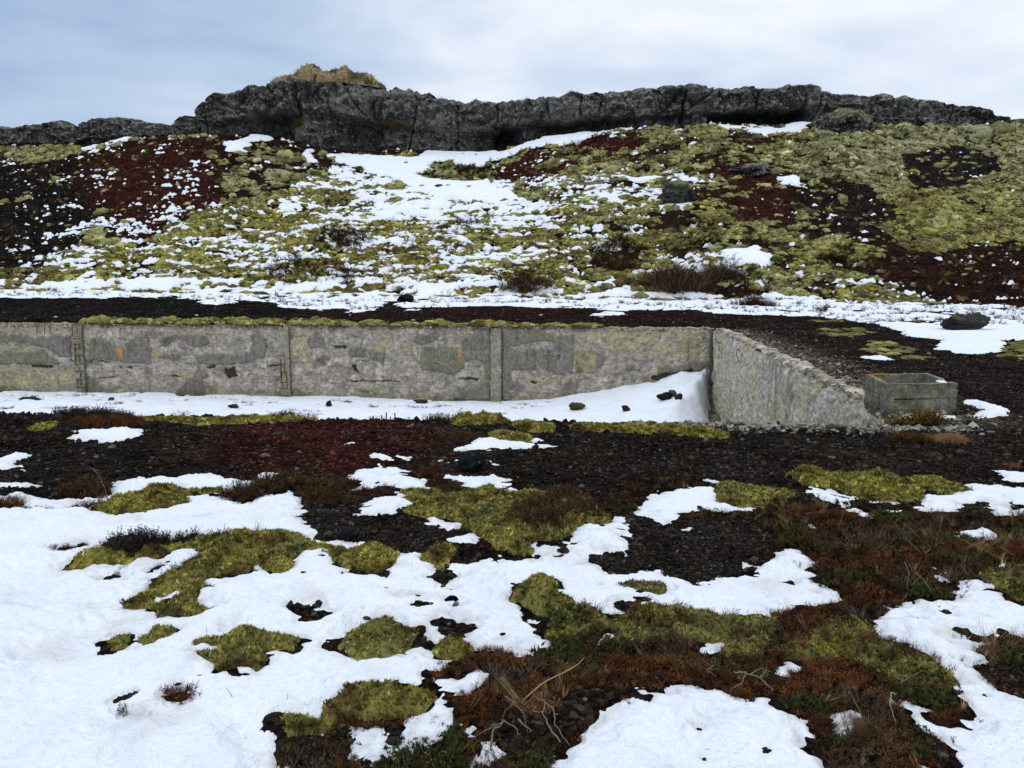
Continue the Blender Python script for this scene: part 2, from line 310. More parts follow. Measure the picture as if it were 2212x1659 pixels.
HEATHS = [
 ("128,1063 194,1049 239,1045 242,1070 173,1080 114,1080", .11, 'brown', "brown heather clump on a moss strip at the left beside the black gravel"),
 ("-80,1088 60,1088 45,1097 131,1115 35,1111 -80,1112", .08, 'rust', "dark red heather sprigs in snow at the left edge"),
 ("152,1097 221,1084 242,1087 204,1097 187,1111 152,1108", .08, 'rust', "small red heather clump touching the left moss cushion"),
 ("481,1077 540,1059 567,1047 622,1038 657,1047 726,1057 765,1053 765,1099 657,1097 650,1074 626,1072 567,1084 526,1094", .11, 'brown', "wide brown heather clump above the black cinder hollow"),
 ("756,1070 849,1063 846,1083 801,1084 777,1080", .06, 'rust', "narrow heather strip between two snow patches behind the central moss mound"),
 ("1092,1153 1112,1135 1147,1108 1192,1090 1271,1094 1313,1125 1264,1142 1216,1170 1164,1180 1105,1170", .10, 'brown', "dense brown heather growing on the largest green moss mound"),
 ("315,1298 322,1277 380,1253 425,1222 450,1201 443,1177 519,1175 508,1194 467,1205 439,1243 408,1263 374,1284 322,1298", .08, 'brown', "strip of brown heather along the top of the ragged left moss mat"),
 ("239,1191 256,1175 311,1167 367,1180 405,1167 436,1177 377,1191 304,1198 284,1215 207,1208", .11, 'grey', "grey black crowberry clump at the upper end of the ragged left moss mat"),
 ("246,1246 277,1229 277,1239 256,1250", .05, 'brown', "tiny heather spot, leftmost of three in the snow by the ragged left moss mat"),
 ("294,1244 305,1238 316,1242 305,1246", .05, 'brown', "tiny heather spot, middle of three in the snow by the ragged left moss mat"),
 ("338,1236 352,1228 364,1230 358,1240 344,1240", .05, 'brown', "tiny heather spot, rightmost of three in the snow by the ragged left moss mat"),
 ("111,1191 145,1189 204,1186 149,1201", .05, 'grey', "thin dark heather streak on the snow left of the crowberry clump"),
 ("121,904 149,890 207,889 249,897 270,902 294,908 280,914 200,916", .09, 'grey', "dark shrubby heather mound on the near rim at the left"),
 ("138,925 194,914 294,909 322,928 318,935 207,938 156,938", .07, 'rust', "bright rust red heather bank above the left snow patch on black gravel"),
 ("588,902 612,895 630,891 640,898 685,904 588,908", .10, 'brown', "pointed brown heather mound on the near rim left of the rusty rods"),
 ("905,913 935,900 1000,905 1015,911 960,914", .08, 'brown', "low brown heather between the rusty rods and the bright rim moss mound"),
 ("1057,1084 1112,1080 1116,1094 1078,1097", .06, 'brown', "small heather spot at the upper edge of the largest moss mound"),
 ("735,1575 760,1552 880,1560 915,1568 860,1578 800,1586 745,1584", .08, 'rust', "rust heather fringe below the high moss cushion near the bottom edge"),
 ("361,1528 378,1519 405,1524 424,1520 422,1536 390,1534 368,1540", .09, 'rust', "loose group of dark red heather shoots alone in the lower left snow"),
 ("252,1552 262,1550 270,1556 262,1560", .08, 'grey', "single little sprig standing in the lower left snow"),
 ("946,959 967,945 1030,945 1050,958 974,966", .06, 'brown', "brown heather patch beside the flat moss on gravel behind the lava boulder"),
]
# ------------------------------------------------------------------ traced cover of the terrace, the pit side and the hill
BGP = [
 ('snow', "-300,628 0,612 330,600 650,612 900,610 1080,618 1160,620 1230,634 1330,628 1500,640 1640,642 1750,650 1850,652 1920,655 2040,660 2212,664 2500,664 2500,745 2212,740 2170,738 2173,759 2128,764 2063,759 2014,752 2035,737 1966,727 1931,713 1897,703 1827,694 1751,684 1672,680 1551,675 1497,670 1302,672 1216,665 1078,662 856,665 732,669 678,671 622,665 588,652 418,646 335,643 0,645 -300,646"),
 ('snow', "418,652 460,646 500,650 520,655 480,660 440,658"),
 ('snow', "2212,752 2400,752 2400,764 2212,763"),
 ('snow', "1845,769 1917,767 1929,778 1893,778"), ('snow', "1858,743 1880,742 1885,746"), ('snow', "1938,752 1956,750 1978,758 1960,760"),
 ('snow', "1993,887 2028,893 2094,907 2087,914 2035,919 2014,907"), ('snow', "2069,869 2111,864 2184,887 2180,900 2125,907 2104,900 2120,890"),
 ('snow', "1886,925 1917,923 1928,932 1900,937"), ('snow', "1938,916 1966,912 1997,926 1987,937"),
 ('snow', "740,670 790,668 800,672 760,676"), ('snow', "860,669 900,668 880,673"), ('snow', "1270,678 1330,676 1360,681 1300,684"),
 ('moss', "1772,713 1862,708 1900,717 1834,729 1780,727"), ('moss', "1858,739 1910,738 1976,755 1924,764 1862,757"), ('moss', "1920,772 2000,764 2020,770 1960,776"),
 ('moss', "1740,695 1800,690 1830,696 1780,700"), ('moss', "2180,745 2212,740 2400,740 2400,790 2212,778 2160,768"),
 ('heather', "1879,862 1907,869 1966,869 2014,900 2000,911 1931,907 1900,890"), ('heather', "1855,904 1928,911 1966,935 1997,949 1945,942"),
 # hill
 ('snow', "709,335 749,331 822,345 898,341 974,327 1070,326 1102,324 1164,306 1199,294 1282,283 1282,293 1244,320 1240,310 1190,312 1150,322 1092,338 1048,348 1036,362 974,351 939,362 898,376 953,393 1002,396 1060,398 1078,414 1110,420 1130,436 1080,448 1000,440 930,430 880,405 840,385 800,372 770,362 730,352"),
 ('moss', "930,352 975,345 985,355 960,366 935,370 920,362"), ('heather', "1000,352 1050,362 1070,375 1050,385 1010,380 960,372 940,368"),
 ('snow', "484,313 515,305 593,298 591,303 540,308 536,327 495,329"), ('snow', "149,324 200,316 260,302 304,293 300,299 230,314 160,328"),
 ('snow', "660,322 680,316 672,332 690,350 660,346"),
 ('snow', "1494,267 1533,272 1561,276 1641,279 1689,274 1758,262 1762,276 1724,281 1668,289 1654,295 1620,291 1551,283"),
 ('snow', "1907,249 1966,256 2142,258 2139,262 1966,261"), ('snow', "1551,549 1627,542 1668,561 1654,575 1585,578 1596,595 1561,595 1555,565"),
 ('snow', "1675,384 1724,383 1739,396 1724,403 1686,393"), ('snow', "1310,380 1400,378 1450,380 1400,388 1320,386"), ('snow', "1420,450 1500,442 1480,456 1440,458"),
]
# patchy snow on the hill: outline, share of the ground covered
SNOWD = [
 ("-700,250 2900,250 2900,660 -700,660", .032),
 ("-300,380 150,330 420,300 640,330 650,420 520,450 380,480 250,540 60,590 -300,600", .045),
 ("150,480 420,440 640,440 640,560 150,560", .20),
 ("100,560 400,500 650,490 650,600 400,640 60,640", .30),
 ("650,400 760,380 860,420 1100,470 1190,480 1180,600 1000,640 640,640 600,500", .40),
 ("740,362 900,400 1090,400 1150,440 1150,480 960,500 800,470 740,410", .72),
 ("880,500 1090,480 1110,560 1090,600 900,600", .50),
 ("1100,560 1560,560 1560,640 1100,640", .28), ("640,590 1100,590 1100,640 640,640", .5),
 ("1140,390 1440,375 1540,380 1400,470 1160,460", .32), ("1190,470 1380,450 1400,580 1240,600", .24),
 ("1560,560 2050,590 2050,660 1600,650", .20), ("300,590 700,585 700,640 200,640", .45),
 ("1060,300 1480,270 1480,340 1100,400", .06), ("1540,350 1640,340 1720,400 1900,395 1920,510 1740,520 1600,480 1540,420", .02), ("1930,330 2150,330 2170,400 1960,400", .02), ("1830,590 1950,540 2212,540 2212,650 2060,650", .025),
 ("1180,285 1400,268 1480,272 1320,300", .3),
]
# moss on the hill: outline, share covered by cushions, hue (0 yellow .. 1 grey)
MOSSD = [
 ("-700,250 2900,250 2900,660 -700,660", .55, .55),
 ("-300,300 160,300 160,345 60,370 -300,390", .80, .6),
 ("490,296 720,320 700,370 640,384 600,410 540,430 520,412 560,380 500,360 540,330 470,318", .30, .8),
 ("-300,600 60,585 250,540 390,480 470,455 560,450 640,410 700,380 760,400 800,450 1200,450 1300,500 1350,600 1200,650 -300,650", .76, .15),
 ("1200,380 1500,380 1560,430 1540,640 1250,640 1180,500", .58, .3),
 ("1780,255 2600,262 2600,380 1750,330", .66, .9),
 ("1740,330 1950,320 1960,390 1890,420 1800,380 1740,420", .78, .85),
 ("1920,390 2160,390 2212,420 2212,520 2120,540 2000,540 1900,500", .84, .3),
 ("1680,520 1900,500 1960,560 2050,600 2050,660 1700,650", .62, .3),
 ("2140,300 2600,290 2600,420 2212,410", .85, .85), ("2160,480 2600,440 2600,620 2212,600", .85, .35),
 ("1060,360 1130,330 1250,300 1390,300 1380,330 1300,370 1200,390 1130,400 1080,390", .08, .5),
 ("180,330 300,300 430,300 470,340 500,400 470,450 400,470 300,520 180,500 120,430 130,370", .02, .7),
 ("-300,385 60,352 180,328 150,420 200,510 60,590 -300,600", .05, .6),
 ("1540,350 1640,340 1720,400 1740,460 1720,490 1600,480 1540,420", .12, .6),
 ("1700,400 1890,395 1920,430 1900,510 1850,530 1740,500", .10, .6),
 ("1930,330 2060,310 2150,340 2170,400 2050,415 1960,395", .12, .7),
 ("1830,590 1950,540 2100,535 2212,540 2500,560 2500,668 2060,660 2030,620 1860,610", .05, .4),
 ("440,302 520,300 720,312 860,324 1000,322 1080,322 900,336 700,330 560,318 470,312", .06, .5), ("1160,330 1480,330 1560,400 1420,440 1200,420", .55, .6),
]
# earth colours: outline, rgb
RED = (.042, .015, .013); DKRED = (.028, .014, .012); BLACK = (.019, .017, .015); BROWN = (.030, .016, .009); RUST = (.050, .018, .007)
EARTH = [
 ('b', "-700,250 2900,250 2900,680 -700,680", (.024, .017, .012), 1.),
 ('b', "-300,385 60,352 180,328 220,420 220,510 60,590 -300,600", (.013, .012, .013), .9),
 ('b', "150,330 300,300 440,298 700,312 690,330 640,400 540,440 400,475 300,500 190,450 150,380", (.024, .013, .012), 1.), ('b', "200,340 310,305 440,300 460,360 480,440 400,470 300,500 210,440 180,390", RED, 1.5),
 ('b', "440,300 560,312 720,326 900,336 1080,328 1080,318 880,320 640,296", DKRED, .4),
 ('b', "1060,360 1130,330 1250,300 1390,300 1380,330 1300,370 1200,390 1130,400 1080,390", RED, .8),
 ('b', "1540,350 1640,340 1720,400 1740,460 1720,490 1600,480 1540,420", RED, .7), ('b', "1700,400 1890,395 1920,430 1900,510 1850,530 1740,500", (.020, .014, .014), .7),
 ('b', "1930,330 2060,310 2150,340 2170,400 2050,415 1960,395", (.018, .017, .017), .7), ('b', "1830,590 1950,540 2100,535 2212,540 2500,560 2500,668 2060,660 2030,620 1860,610", (.026, .013, .012), .7),
 ('b', "690,500 750,490 790,510 770,535 700,535", BROWN, .5), ('b', "1085,600 1130,590 1180,600 1190,630 1100,625", RUST, .4),
 ('b', "-600,646 330,644 590,654 680,672 500,690 -600,710", (.014, .014, .015), .5), ('b', "700,672 1400,672 1600,690 1600,705 700,705", (.024, .014, .014), .8),
 ('b', "1560,680 1760,690 1900,720 2000,770 2300,790 2300,930 1880,930 1760,800 1560,710", (.021, .016, .015), 1.),
 ('f', "560,915 800,905 950,930 980,960 900,1000 760,1030 520,1030 450,990 480,940", (.040, .014, .012), .35), ('f', "640,930 800,920 900,945 760,1000 640,990", RED, .4),
 ('f', "1640,1140 1740,1090 2300,1120 2300,1700 900,1700 900,1480 1200,1400 1700,1330", (.020, .014, .010), .2),
]
def conv(lst, f, k=1): return [tuple(f(v) if i == k else v for i, v in enumerate(t)) for t in lst]
FGW = conv(FG, Pf); BGW = conv(BGP, Pb)
SNOWDW = conv(SNOWD, Pb, 0); MOSSDW = conv(MOSSD, Pb, 0)
EARTHW = [((Pf if t[0] == 'f' else Pb)(t[1]), t[2], t[3]) for t in EARTH]
SNOWTOP = [Pf(t) for t in ("1143,1118 1175,1123 1202,1139 1161,1141 1136,1153 1120,1147", "329,1327 339,1308 380,1297 400,1303 367,1323 349,1329", "1134,1191 1154,1180 1166,1189 1147,1197", "1188,1168 1200,1164 1204,1178 1192,1182",
    "1495,1417 1509,1402 1530,1395 1565,1407 1547,1429 1533,1447 1516,1443", "1262,1092 1275,1088 1280,1096 1268,1099", "700,1211 712,1207 716,1212 705,1216", "1000,1106 1015,1100 1024,1106 1010,1111", "1820,1050 1842,1048 1850,1054 1830,1057", "1690,1452 1704,1446 1715,1462 1704,1470")]
CUSHW = [(Pf(c[0]),) + c[1:] for c in CUSHIONS]
HEATHW = [(Pf(c[0]),) + c[1:] for c in HEATHS]

def warp(x, y):
    far = sst(y, 14, 40); near = 1 - far
    a = near * .06; b = near * .03; c = far * .45; d = far * .18
    wx = x + a * n2d(x / .45, y / .4, 31) + b * n2d(x / .11, y / .1, 32) + c * n2d(x / 3, y / 2.2, 33) + d * n2d(x / .8, y / .7, 34)
    wy = y + a * n2d(x / .45, y / .4, 41) + b * n2d(x / .11, y / .1, 42) + c * n2d(x / 3, y / 2.2, 43) + d * n2d(x / .8, y / .7, 44)
    return wx, wy
def drift_edge(x, y):
    din = back_y(x) - y
    return (side_x(y) - x) - (-.02 + .18 * np.clip(din, 0, 20)) + .14 * n2d(x / .7, y / .7, 55)
def fields(x, y):
    wx, wy = warp(x, y)
    big = 3.0
    F = {k: np.full(x.shape, -big) for k in ('snow', 'moss', 'heather')}
    for lst, mg in ((FGW, .6), (BGW, 3.0)):
        for cls, P in lst:
            idx, d = sdpoly(P, wx, wy, mg)
            if d is None: continue
            for k in F:
                if k == cls: F[k][idx] = np.maximum(F[k][idx], d)
                else: F[k][idx] = np.minimum(F[k][idx], -d)
    # the pit floor is under snow
    din = back_y(x) - y
    e = np.minimum(drift_edge(x, y), (y - rim_y(x)) - 1.6)
    m = (din > -.2) & (e > -2) & (side_x(y) > x)
    holes = .9 - 2.6 * (fbm(x / 1.5, y / .8, 3, 61) - .62) - 1.2 * sst(x, -2, 3)
    F['snow'] = np.where(m, np.minimum(e, np.clip(.8 - 4.5 * np.clip(.6 * n2d(x / 1.7, y / .9, 61) + .6 * n2d(x / .55, y / .4, 62) - .16, 0, 1) * (1 - sst(x, -.5, 2.5)), -.3, 1.) + 0 * holes), F['snow'])
    for P, h, hue, lab in CUSHW:
        idx, d = sdpoly(P, wx, wy, .5)
        if d is not None: F['snow'][idx] = np.minimum(F['snow'][idx], -d)
    for P, h, kind, lab in HEATHW:
        idx, d = sdpoly(P, wx, wy, .5)
        if d is not None: F['snow'][idx] = np.minimum(F['snow'][idx], -d + .02)
    for P in SNOWTOP:
        idx, d = sdpoly(P, wx, wy, .5)
        if d is not None: F['snow'][idx] = np.maximum(F['snow'][idx], d)
    # melt holes, gathered here and there
    hn = .55 * n2d(x / .85, y / .7, 211) + .45 * n2d(x / .17, y / .13, 212) + .3 * n2d(x / .07, y / .06, 213)
    mh = (y < 9.5) & (y > 1.8)
    F['snow'] = np.where(mh, np.minimum(F['snow'], (mix(1.35, .66, sst(x / np.maximum(y, 1), -.36, -.12)) - hn) * .22), F['snow'])
    # patchy snow of the hill
    yf = yfoot(x)
    hm = (y > yf - 4) & (y < YC + 1)
    if hm.any():
        hx, hy = x[hm], y[hm]
        den = soft(SNOWDW, hx, hy, 0)
        n = .30 * n2d(hx / 2.4 + .25 * hy, hy / .7, 71) + .44 * n2d(hx / .85 + .2 * hy, hy / .26, 72) + .34 * n2d(hx / .34, hy / .15, 74) + .34 * n2d(hx / 5, hy / 3.2, 73)
        th = .165 * np.log((1 - den) / np.maximum(den, .01))
        sd = (n - th) * .60
        sd = np.where(hy > yf[hm] - 1.5, sd, -1)
        F['snow'][hm] = np.maximum(F['snow'][hm], np.minimum(sd, .35))
        tn = np.zeros(hx.shape)
    # the snow strip at the foot breaks up
    strip = sst(y, yf - 17, yf - 13) * (1 - sst(y, yf + 1, yf + 4)) * (y > 26)
    sn = .45 * n2d(x / 3.6, y / 1.5, 75) + .45 * n2d(x / 1.1, y / .7, 78) + .25 * n2d(x / .4, y / .3, 88)
    F['snow'] = np.where(strip > 0, np.minimum(F['snow'], (mix(.75, .15, strip) - sn) * .9), F['snow'])
    nr = (1 - sst(y, 9, 13)); fr = sst(y, 14, 26)
    rag = nr * (.050 * n2d(x / .26, y / .20, 201) + .038 * n2d(x / .10, y / .085, 202) + .022 * n2d(x / .045, y / .04, 203)) + fr * (.20 * n2d(x / 1.3, y / .8, 204) + .20 * n2d(x / .5, y / .34, 205) + .10 * n2d(x / .22, y / .17, 206))
    F['snow'] = np.where(F['snow'] > -.35, F['snow'] + rag, F['snow'])
    # thin dusting on the terrace gravel
    tm = (y > 26) & (y < yf)
    F['snow'] = np.where(tm, np.maximum(F['snow'], (.5 * n2d(x / 2.6, y / 1.8, 80) + .7 * n2d(x / .5, y / .35, 76) - .66) * .5), F['snow'])
    tm = (y > 5) & (y < 9.2)
    F['snow'] = np.where(tm, np.maximum(F['snow'], (n2d(x / .17, y / .2, 77) * .6 + n2d(x / 1.1, y / .9, 79) * .5 - .80) * .12), F['snow'])
    return F
def soft(lst, x, y, which, w=1.0):
    v = np.full(x.shape, float(lst[0][1 + which]))
    wx, wy = warp(x, y)
    wx = wx + 1.5 * fbm(x / 5, y / 3.5, 2, 36) + .5 * n2d(x / 1.1, y / .8, 38); wy = wy + 1.1 * fbm(x / 5, y / 3.5, 2, 37)
    for t in lst[1:]:
        idx, d = sdpoly(t[0], wx, wy, 1.5 * w)
        if d is None: continue
        k = sst(d, -w, w)
        v[idx] = mix(v[idx], t[1 + which], k)
    return v
def earth(x, y):
    c = np.tile(np.array(BLACK), (len(x), 1))
    wx, wy = warp(x, y)
    for P, rgb, w in EARTHW:
        idx, d = sdpoly(P, wx, wy, 2 * w)
        if d is None: continue
        k = sst(d, -w, w)
        c[idx] = c[idx] + (np.array(rgb) - c[idx]) * k[:, None]
    # rubble beside the side wall
    k = sst(x - side_x(y), -1.6, -.3) * (1 - sst(x - side_x(y), .6, 2.0)) * sst(y, 8.7, 9.3) * (1 - sst(y, 27, 28))
    k = np.maximum(k, sst(y - rim_y(x), -.25, 0) * (1 - sst(y, 12, 14)) * sst(x, 1.2, 3) * (1 - sst(x, 5, 5.6)))
    c = c + (np.array((.16, .15, .12)) - c) * (k * np.clip(.5 + fbm(x / .12, y / .12, 2, 82), 0, 1))[:, None]
    c = col_mix(c, (.040, .024, .016), sst(fbm(x / 2.3, y / 1.7, 4, 83), .15, .9) * .55)
    c = c * (1 + .5 * fbm(x / .9, y / .8, 4, 81) + .35 * np.clip(fbm(x / .25, y / .2, 2, 84), -1, 1))[:, None]
    return np.clip(c * np.array((.84, .78, .72)), .003, 1)

# ------------------------------------------------------------------ mesh helpers
def mk(name, V, Fc, mat=None, parent=None, tint=None, smooth=True):
    me = bpy.data.meshes.new(name)
    V = np.ascontiguousarray(V, np.float32); Fc = np.ascontiguousarray(Fc, np.int32)
    k = Fc.shape[1]
    me.vertices.add(len(V)); me.vertices.foreach_set('co', V.ravel())
    me.loops.add(Fc.size); me.loops.foreach_set('vertex_index', Fc.ravel())
    me.polygons.add(len(Fc))
    me.polygons.foreach_set('loop_start', np.arange(0, Fc.size, k, dtype=np.int32))
    try: me.polygons.foreach_set('loop_total', np.full(len(Fc), k, np.int32))
    except Exception: pass
    me.update(calc_edges=True)
    me.validate()
    me.polygons.foreach_set('use_smooth', np.full(len(me.polygons), smooth))
    if tint is not None:
        a = me.attributes.new('tint', 'FLOAT_COLOR', 'POINT')
        c = np.ones((len(V), 4), np.float32); c[:, :3] = tint
        a.data.foreach_set('color', c.ravel())
    if mat: me.materials.append(mat)
    o = bpy.data.objects.new(name, me)
    COL.objects.link(o)
    if parent: o.parent = parent
    return o
def tag(o, label=None, cat=None, group=None, kind=None):
    if label: o['label'] = label
    if cat: o['category'] = cat
    if group: o['group'] = group
    if kind: o['kind'] = kind
    return o
def empty(name, loc, label, cat, group=None):
    o = bpy.data.objects.new(name, None); COL.objects.link(o); o.location = loc
    o.empty_display_size = .1
    return tag(o, label, cat, group)
def grid_faces(nr, nc):
    i = np.arange(nr * nc).reshape(nr, nc)
    return np.stack([i[:-1, :-1].ravel(), i[:-1, 1:].ravel(), i[1:, 1:].ravel(), i[1:, :-1].ravel()], 1)
def compact(V, Fc, *arr):
    used = np.zeros(len(V), bool); used[Fc.ravel()] = True
    new = np.cumsum(used) - 1
    return (V[used], new[Fc]) + tuple(a[used] for a in arr)
class Acc:
    def __init__(s): s.V = []; s.F = []; s.C = []; s.n = 0
    def add(s, V, Fc, C):
        V = np.asarray(V, float)
        if not len(V): return
        C = np.broadcast_to(np.asarray(C, float), (len(V), 3))
        s.V.append(V); s.F.append(np.asarray(Fc) + s.n); s.C.append(C); s.n += len(V)
    def inst(s, T, pos, scale, rot, lean=None, col=(1, 1, 1), slope=None):
        tv, tf, tc_ = T
        N = len(pos)
        if N == 0: return
        scale = np.asarray(scale, float)
        if scale.ndim == 1: scale = scale[:, None] * np.ones(3)
        c, sn = np.cos(rot)[:, None], np.sin(rot)[:, None]
        p = tv[None] * scale[:, None, :]
        X = p[..., 0] * c - p[..., 1] * sn; Y = p[..., 0] * sn + p[..., 1] * c; Z = p[..., 2]
        if lean is not None: X = X + Z * lean[:, 0:1]; Y = Y + Z * lean[:, 1:2]
        if slope is not None: Z = Z + X * slope[:, 0:1] + Y * slope[:, 1:2]
        V = np.stack([X + pos[:, 0:1], Y + pos[:, 1:2], Z + pos[:, 2:3]], -1).reshape(-1, 3)
        Fc = (tf[None] + (np.arange(N) * len(tv))[:, None, None]).reshape(-1, tf.shape[1])
        col = np.broadcast_to(np.asarray(col, float), (N, 3))
        C = (col[:, None, :] * tc_[None, :, None]).reshape(-1, 3)
        s.add(V, Fc, C)
    def build(s, name, mat, parent=None, smooth=True):
        return mk(name, np.concatenate(s.V), np.concatenate(s.F), mat, parent, np.clip(np.concatenate(s.C), 0, 1), smooth)
def quad2tri(q): return np.concatenate([q[:, [0, 1, 2]], q[:, [0, 2, 3]]])
def tube(path, rad, nseg=5, cap=True):
    path = np.asarray(path, float); n = len(path); rad = np.broadcast_to(np.asarray(rad, float), (n,))
    t = np.gradient(path, axis=0); t /= np.linalg.norm(t, axis=1)[:, None] + 1e-9
    up = np.where(np.abs(t[:, 2:3]) > .9, np.array([[1., 0, 0]]), np.array([[0, 0, 1.]]))
    a = np.cross(t, up); a /= np.linalg.norm(a, axis=1)[:, None] + 1e-9
    b = np.cross(t, a)
    th = np.arange(nseg) * 2 * math.pi / nseg
    V = path[:, None] + rad[:, None, None] * (a[:, None] * np.cos(th)[None, :, None] + b[:, None] * np.sin(th)[None, :, None])
    Fq = []
    for i in range(n - 1):
        for j in range(nseg):
            k = (j + 1) % nseg
            Fq.append((i * nseg + j, i * nseg + k, (i + 1) * nseg + k, (i + 1) * nseg + j))
    V = V.reshape(-1, 3); Fq = quad2tri(np.array(Fq))
    if cap:
        c0 = len(V); V = np.concatenate([V, path[:1], path[-1:]])
        ex = [(c0, (j + 1) % nseg, j) for j in range(nseg)] + [(c0 + 1, (n - 1) * nseg + j, (n - 1) * nseg + (j + 1) % nseg) for j in range(nseg)]
        Fq = np.concatenate([Fq, np.array(ex)])
    return V, Fq
def box(x0, y0, z0, x1, y1, z1):
    V = np.array([(x, y, z) for z in (z0, z1) for y in (y0, y1) for x in (x0, x1)], float)
    return V, quad2tri(np.array([(0, 2, 3, 1), (4, 5, 7, 6), (0, 1, 5, 4), (2, 6, 7, 3), (0, 4, 6, 2), (1, 3, 7, 5)]))
def ico(sub):
    bm = bmesh.new(); bmesh.ops.create_icosphere(bm, subdivisions=sub, radius=1)
    bm.verts.ensure_lookup_table()
    V = np.array([v.co[:] for v in bm.verts]); Fc = np.array([[v.index for v in f.verts] for f in bm.faces]); bm.free()
    return V, Fc
ICO = {k: ico(k) for k in (1, 2, 3, 4, 5)}
def grad_base(x, y, e=.4):
    return np.stack([(hlow(x + e, y) - hlow(x - e, y)) / (2 * e), (hlow(x, y + e) - hlow(x, y - e)) / (2 * e)], 1)

# ------------------------------------------------------------------ materials
def material(name, rough=.95, spec=.15, var=((18., .5), (70., .4)), bump=((25., .4, .02),), base=None, speck=None, subsurf=0., stretch=None):
    """colour comes from the mesh's own tint, broken up by noise"""
    m = bpy.data.materials.new(name); m.use_nodes = True
    N, L = m.node_tree.nodes, m.node_tree.links
    p = N['Principled BSDF']
    p.inputs['Roughness'].default_value = rough; p.inputs['Specular IOR Level'].default_value = spec
    tcn = N.new('ShaderNodeTexCoord'); vec = tcn.outputs['Object']
    if stretch:
        mp = N.new('ShaderNodeMapping'); mp.inputs['Scale'].default_value = stretch; L.new(vec, mp.inputs['Vector']); vec = mp.outputs['Vector']
    if base is None:
        a = N.new('ShaderNodeAttribute'); a.attribute_name = 'tint'; c = a.outputs['Color']
    else:
        a = N.new('ShaderNodeRGB'); a.outputs[0].default_value = (*base, 1); c = a.outputs[0]
    for sc, amt in var:
        if sc < 0:
            t = N.new('ShaderNodeTexVoronoi'); t.inputs['Scale'].default_value = -sc; src = t.outputs['Color']
            bw = N.new('ShaderNodeSeparateColor'); L.new(src, bw.inputs[0]); src = bw.outputs[0]
        else:
            t = N.new('ShaderNodeTexNoise'); t.inputs['Scale'].default_value = sc; t.inputs['Detail'].default_value = 4
            t.inputs['Roughness'].default_value = .62; src = t.outputs['Fac']
        L.new(vec, t.inputs['Vector'])
        mr = N.new('ShaderNodeMapRange'); mr.inputs[1].default_value = .25 if sc > 0 else 0; mr.inputs[2].default_value = .75 if sc > 0 else 1
        mr.inputs[3].default_value = 1 - amt; mr.inputs[4].default_value = 1 + amt
        L.new(src, mr.inputs[0])
        v = N.new('ShaderNodeVectorMath'); v.operation = 'SCALE'; L.new(c, v.inputs[0]); L.new(mr.outputs[0], v.inputs['Scale']); c = v.outputs[0]
    if speck:
        for sc, lo, hi_, rgb in speck:
            t = N.new('ShaderNodeTexNoise'); t.inputs['Scale'].default_value = sc; t.inputs['Detail'].default_value = 5; t.inputs['Roughness'].default_value = .7
            L.new(vec, t.inputs['Vector'])
            mr = N.new('ShaderNodeMapRange'); mr.inputs[1].default_value = lo; mr.inputs[2].default_value = hi_; L.new(t.outputs['Fac'], mr.inputs[0])
            mixn = N.new('ShaderNodeMix'); mixn.data_type = 'RGBA'; L.new(mr.outputs[0], mixn.inputs['Factor']); L.new(c, mixn.inputs['A']); mixn.inputs['B'].default_value = (*rgb, 1)
            c = mixn.outputs['Result']
    L.new(c, p.inputs['Base Color'])
    if subsurf:
        p.inputs['Subsurface Weight'].default_value = subsurf; p.inputs['Subsurface Radius'].default_value = (.03, .035, .04); p.inputs['Subsurface Scale'].default_value = .6
    prev = None
    for sc, st, dist in bump:
        if sc < 0:
            t = N.new('ShaderNodeTexVoronoi'); t.inputs['Scale'].default_value = -sc; src = t.outputs['Distance']
        else:
            t = N.new('ShaderNodeTexNoise'); t.inputs['Scale'].default_value = sc; t.inputs['Detail'].default_value = 5; src = t.outputs['Fac']
            t.inputs['Roughness'].default_value = .65
        L.new(vec, t.inputs['Vector'])
        b = N.new('ShaderNodeBump'); b.inputs['Strength'].default_value = st; b.inputs['Distance'].default_value = dist
        L.new(src, b.inputs['Height'])
        if prev: L.new(prev, b.inputs['Normal'])
        prev = b.outputs['Normal']
    if prev: L.new(prev, p.inputs['Normal'])
    return m
M_GROUND = material('scoria_ground', 1., .0, var=((-38., .5), (-10., .4), (2.3, .35), (9., .4), (140., .5)), bump=((-38., .9, .03), (90., .6, .015), (5., .5, .10)))
M_STONE = material('scoria_stone', .95, .06, var=((60., .4),), bump=((120., .6, .006),))
M_SNOW = material('snow_crust', .7, .15, var=((2.2, .05), (28., .04)), bump=((4., .60, .08), (20., .52, .024), (80., .50, .008)), subsurf=.0)
M_MOSS = material('woolly_moss', 1., .05, var=((7., .35), (55., .4), (220., .45)), bump=((60., .7, .02), (190., .6, .008)))
M_MOSSFAR = material('hillside_moss_wool', 1., .05, var=((1.2, .3), (5., .5), (16., .5)), bump=((3., .8, .16), (10., .9, .07)))
M_PLANT = material('plant_fibre', .9, .1, var=((30., .35),), bump=())
M_ROCK = material('lava_rock', 1., .05, var=((3., .4), (14., .5)), bump=((9., .8, .06), (40., .7, .02)), speck=((22., .60, .68, (.13, .13, .12)),))
M_CLIFF = material('basalt_cliff', 1., .02, var=((.5, .3), (2.2, .6), (6., .5)), bump=((1.6, .8, .30), (5., .9, .12)), speck=((2.4, .53, .61, (.25, .25, .235)), (4.2, .585, .66, (.46, .46, .44)), (1.1, .64, .74, (.085, .09, .04))))
M_CONC = material('weathered_concrete', .95, .15, var=((1.3, .16), (7., .42), (26., .42)), bump=((10., .7, .04), (40., .7, .015)))
M_RUST = material('rusted_iron', .9, .2, base=(.085, .028, .018), var=((20., .4), (80., .4)), bump=((60., .5, .004),))
M_CHALK = material('chalk_scratch', 1., .05, base=(.29, .30, .25), var=((30., .3),), bump=())
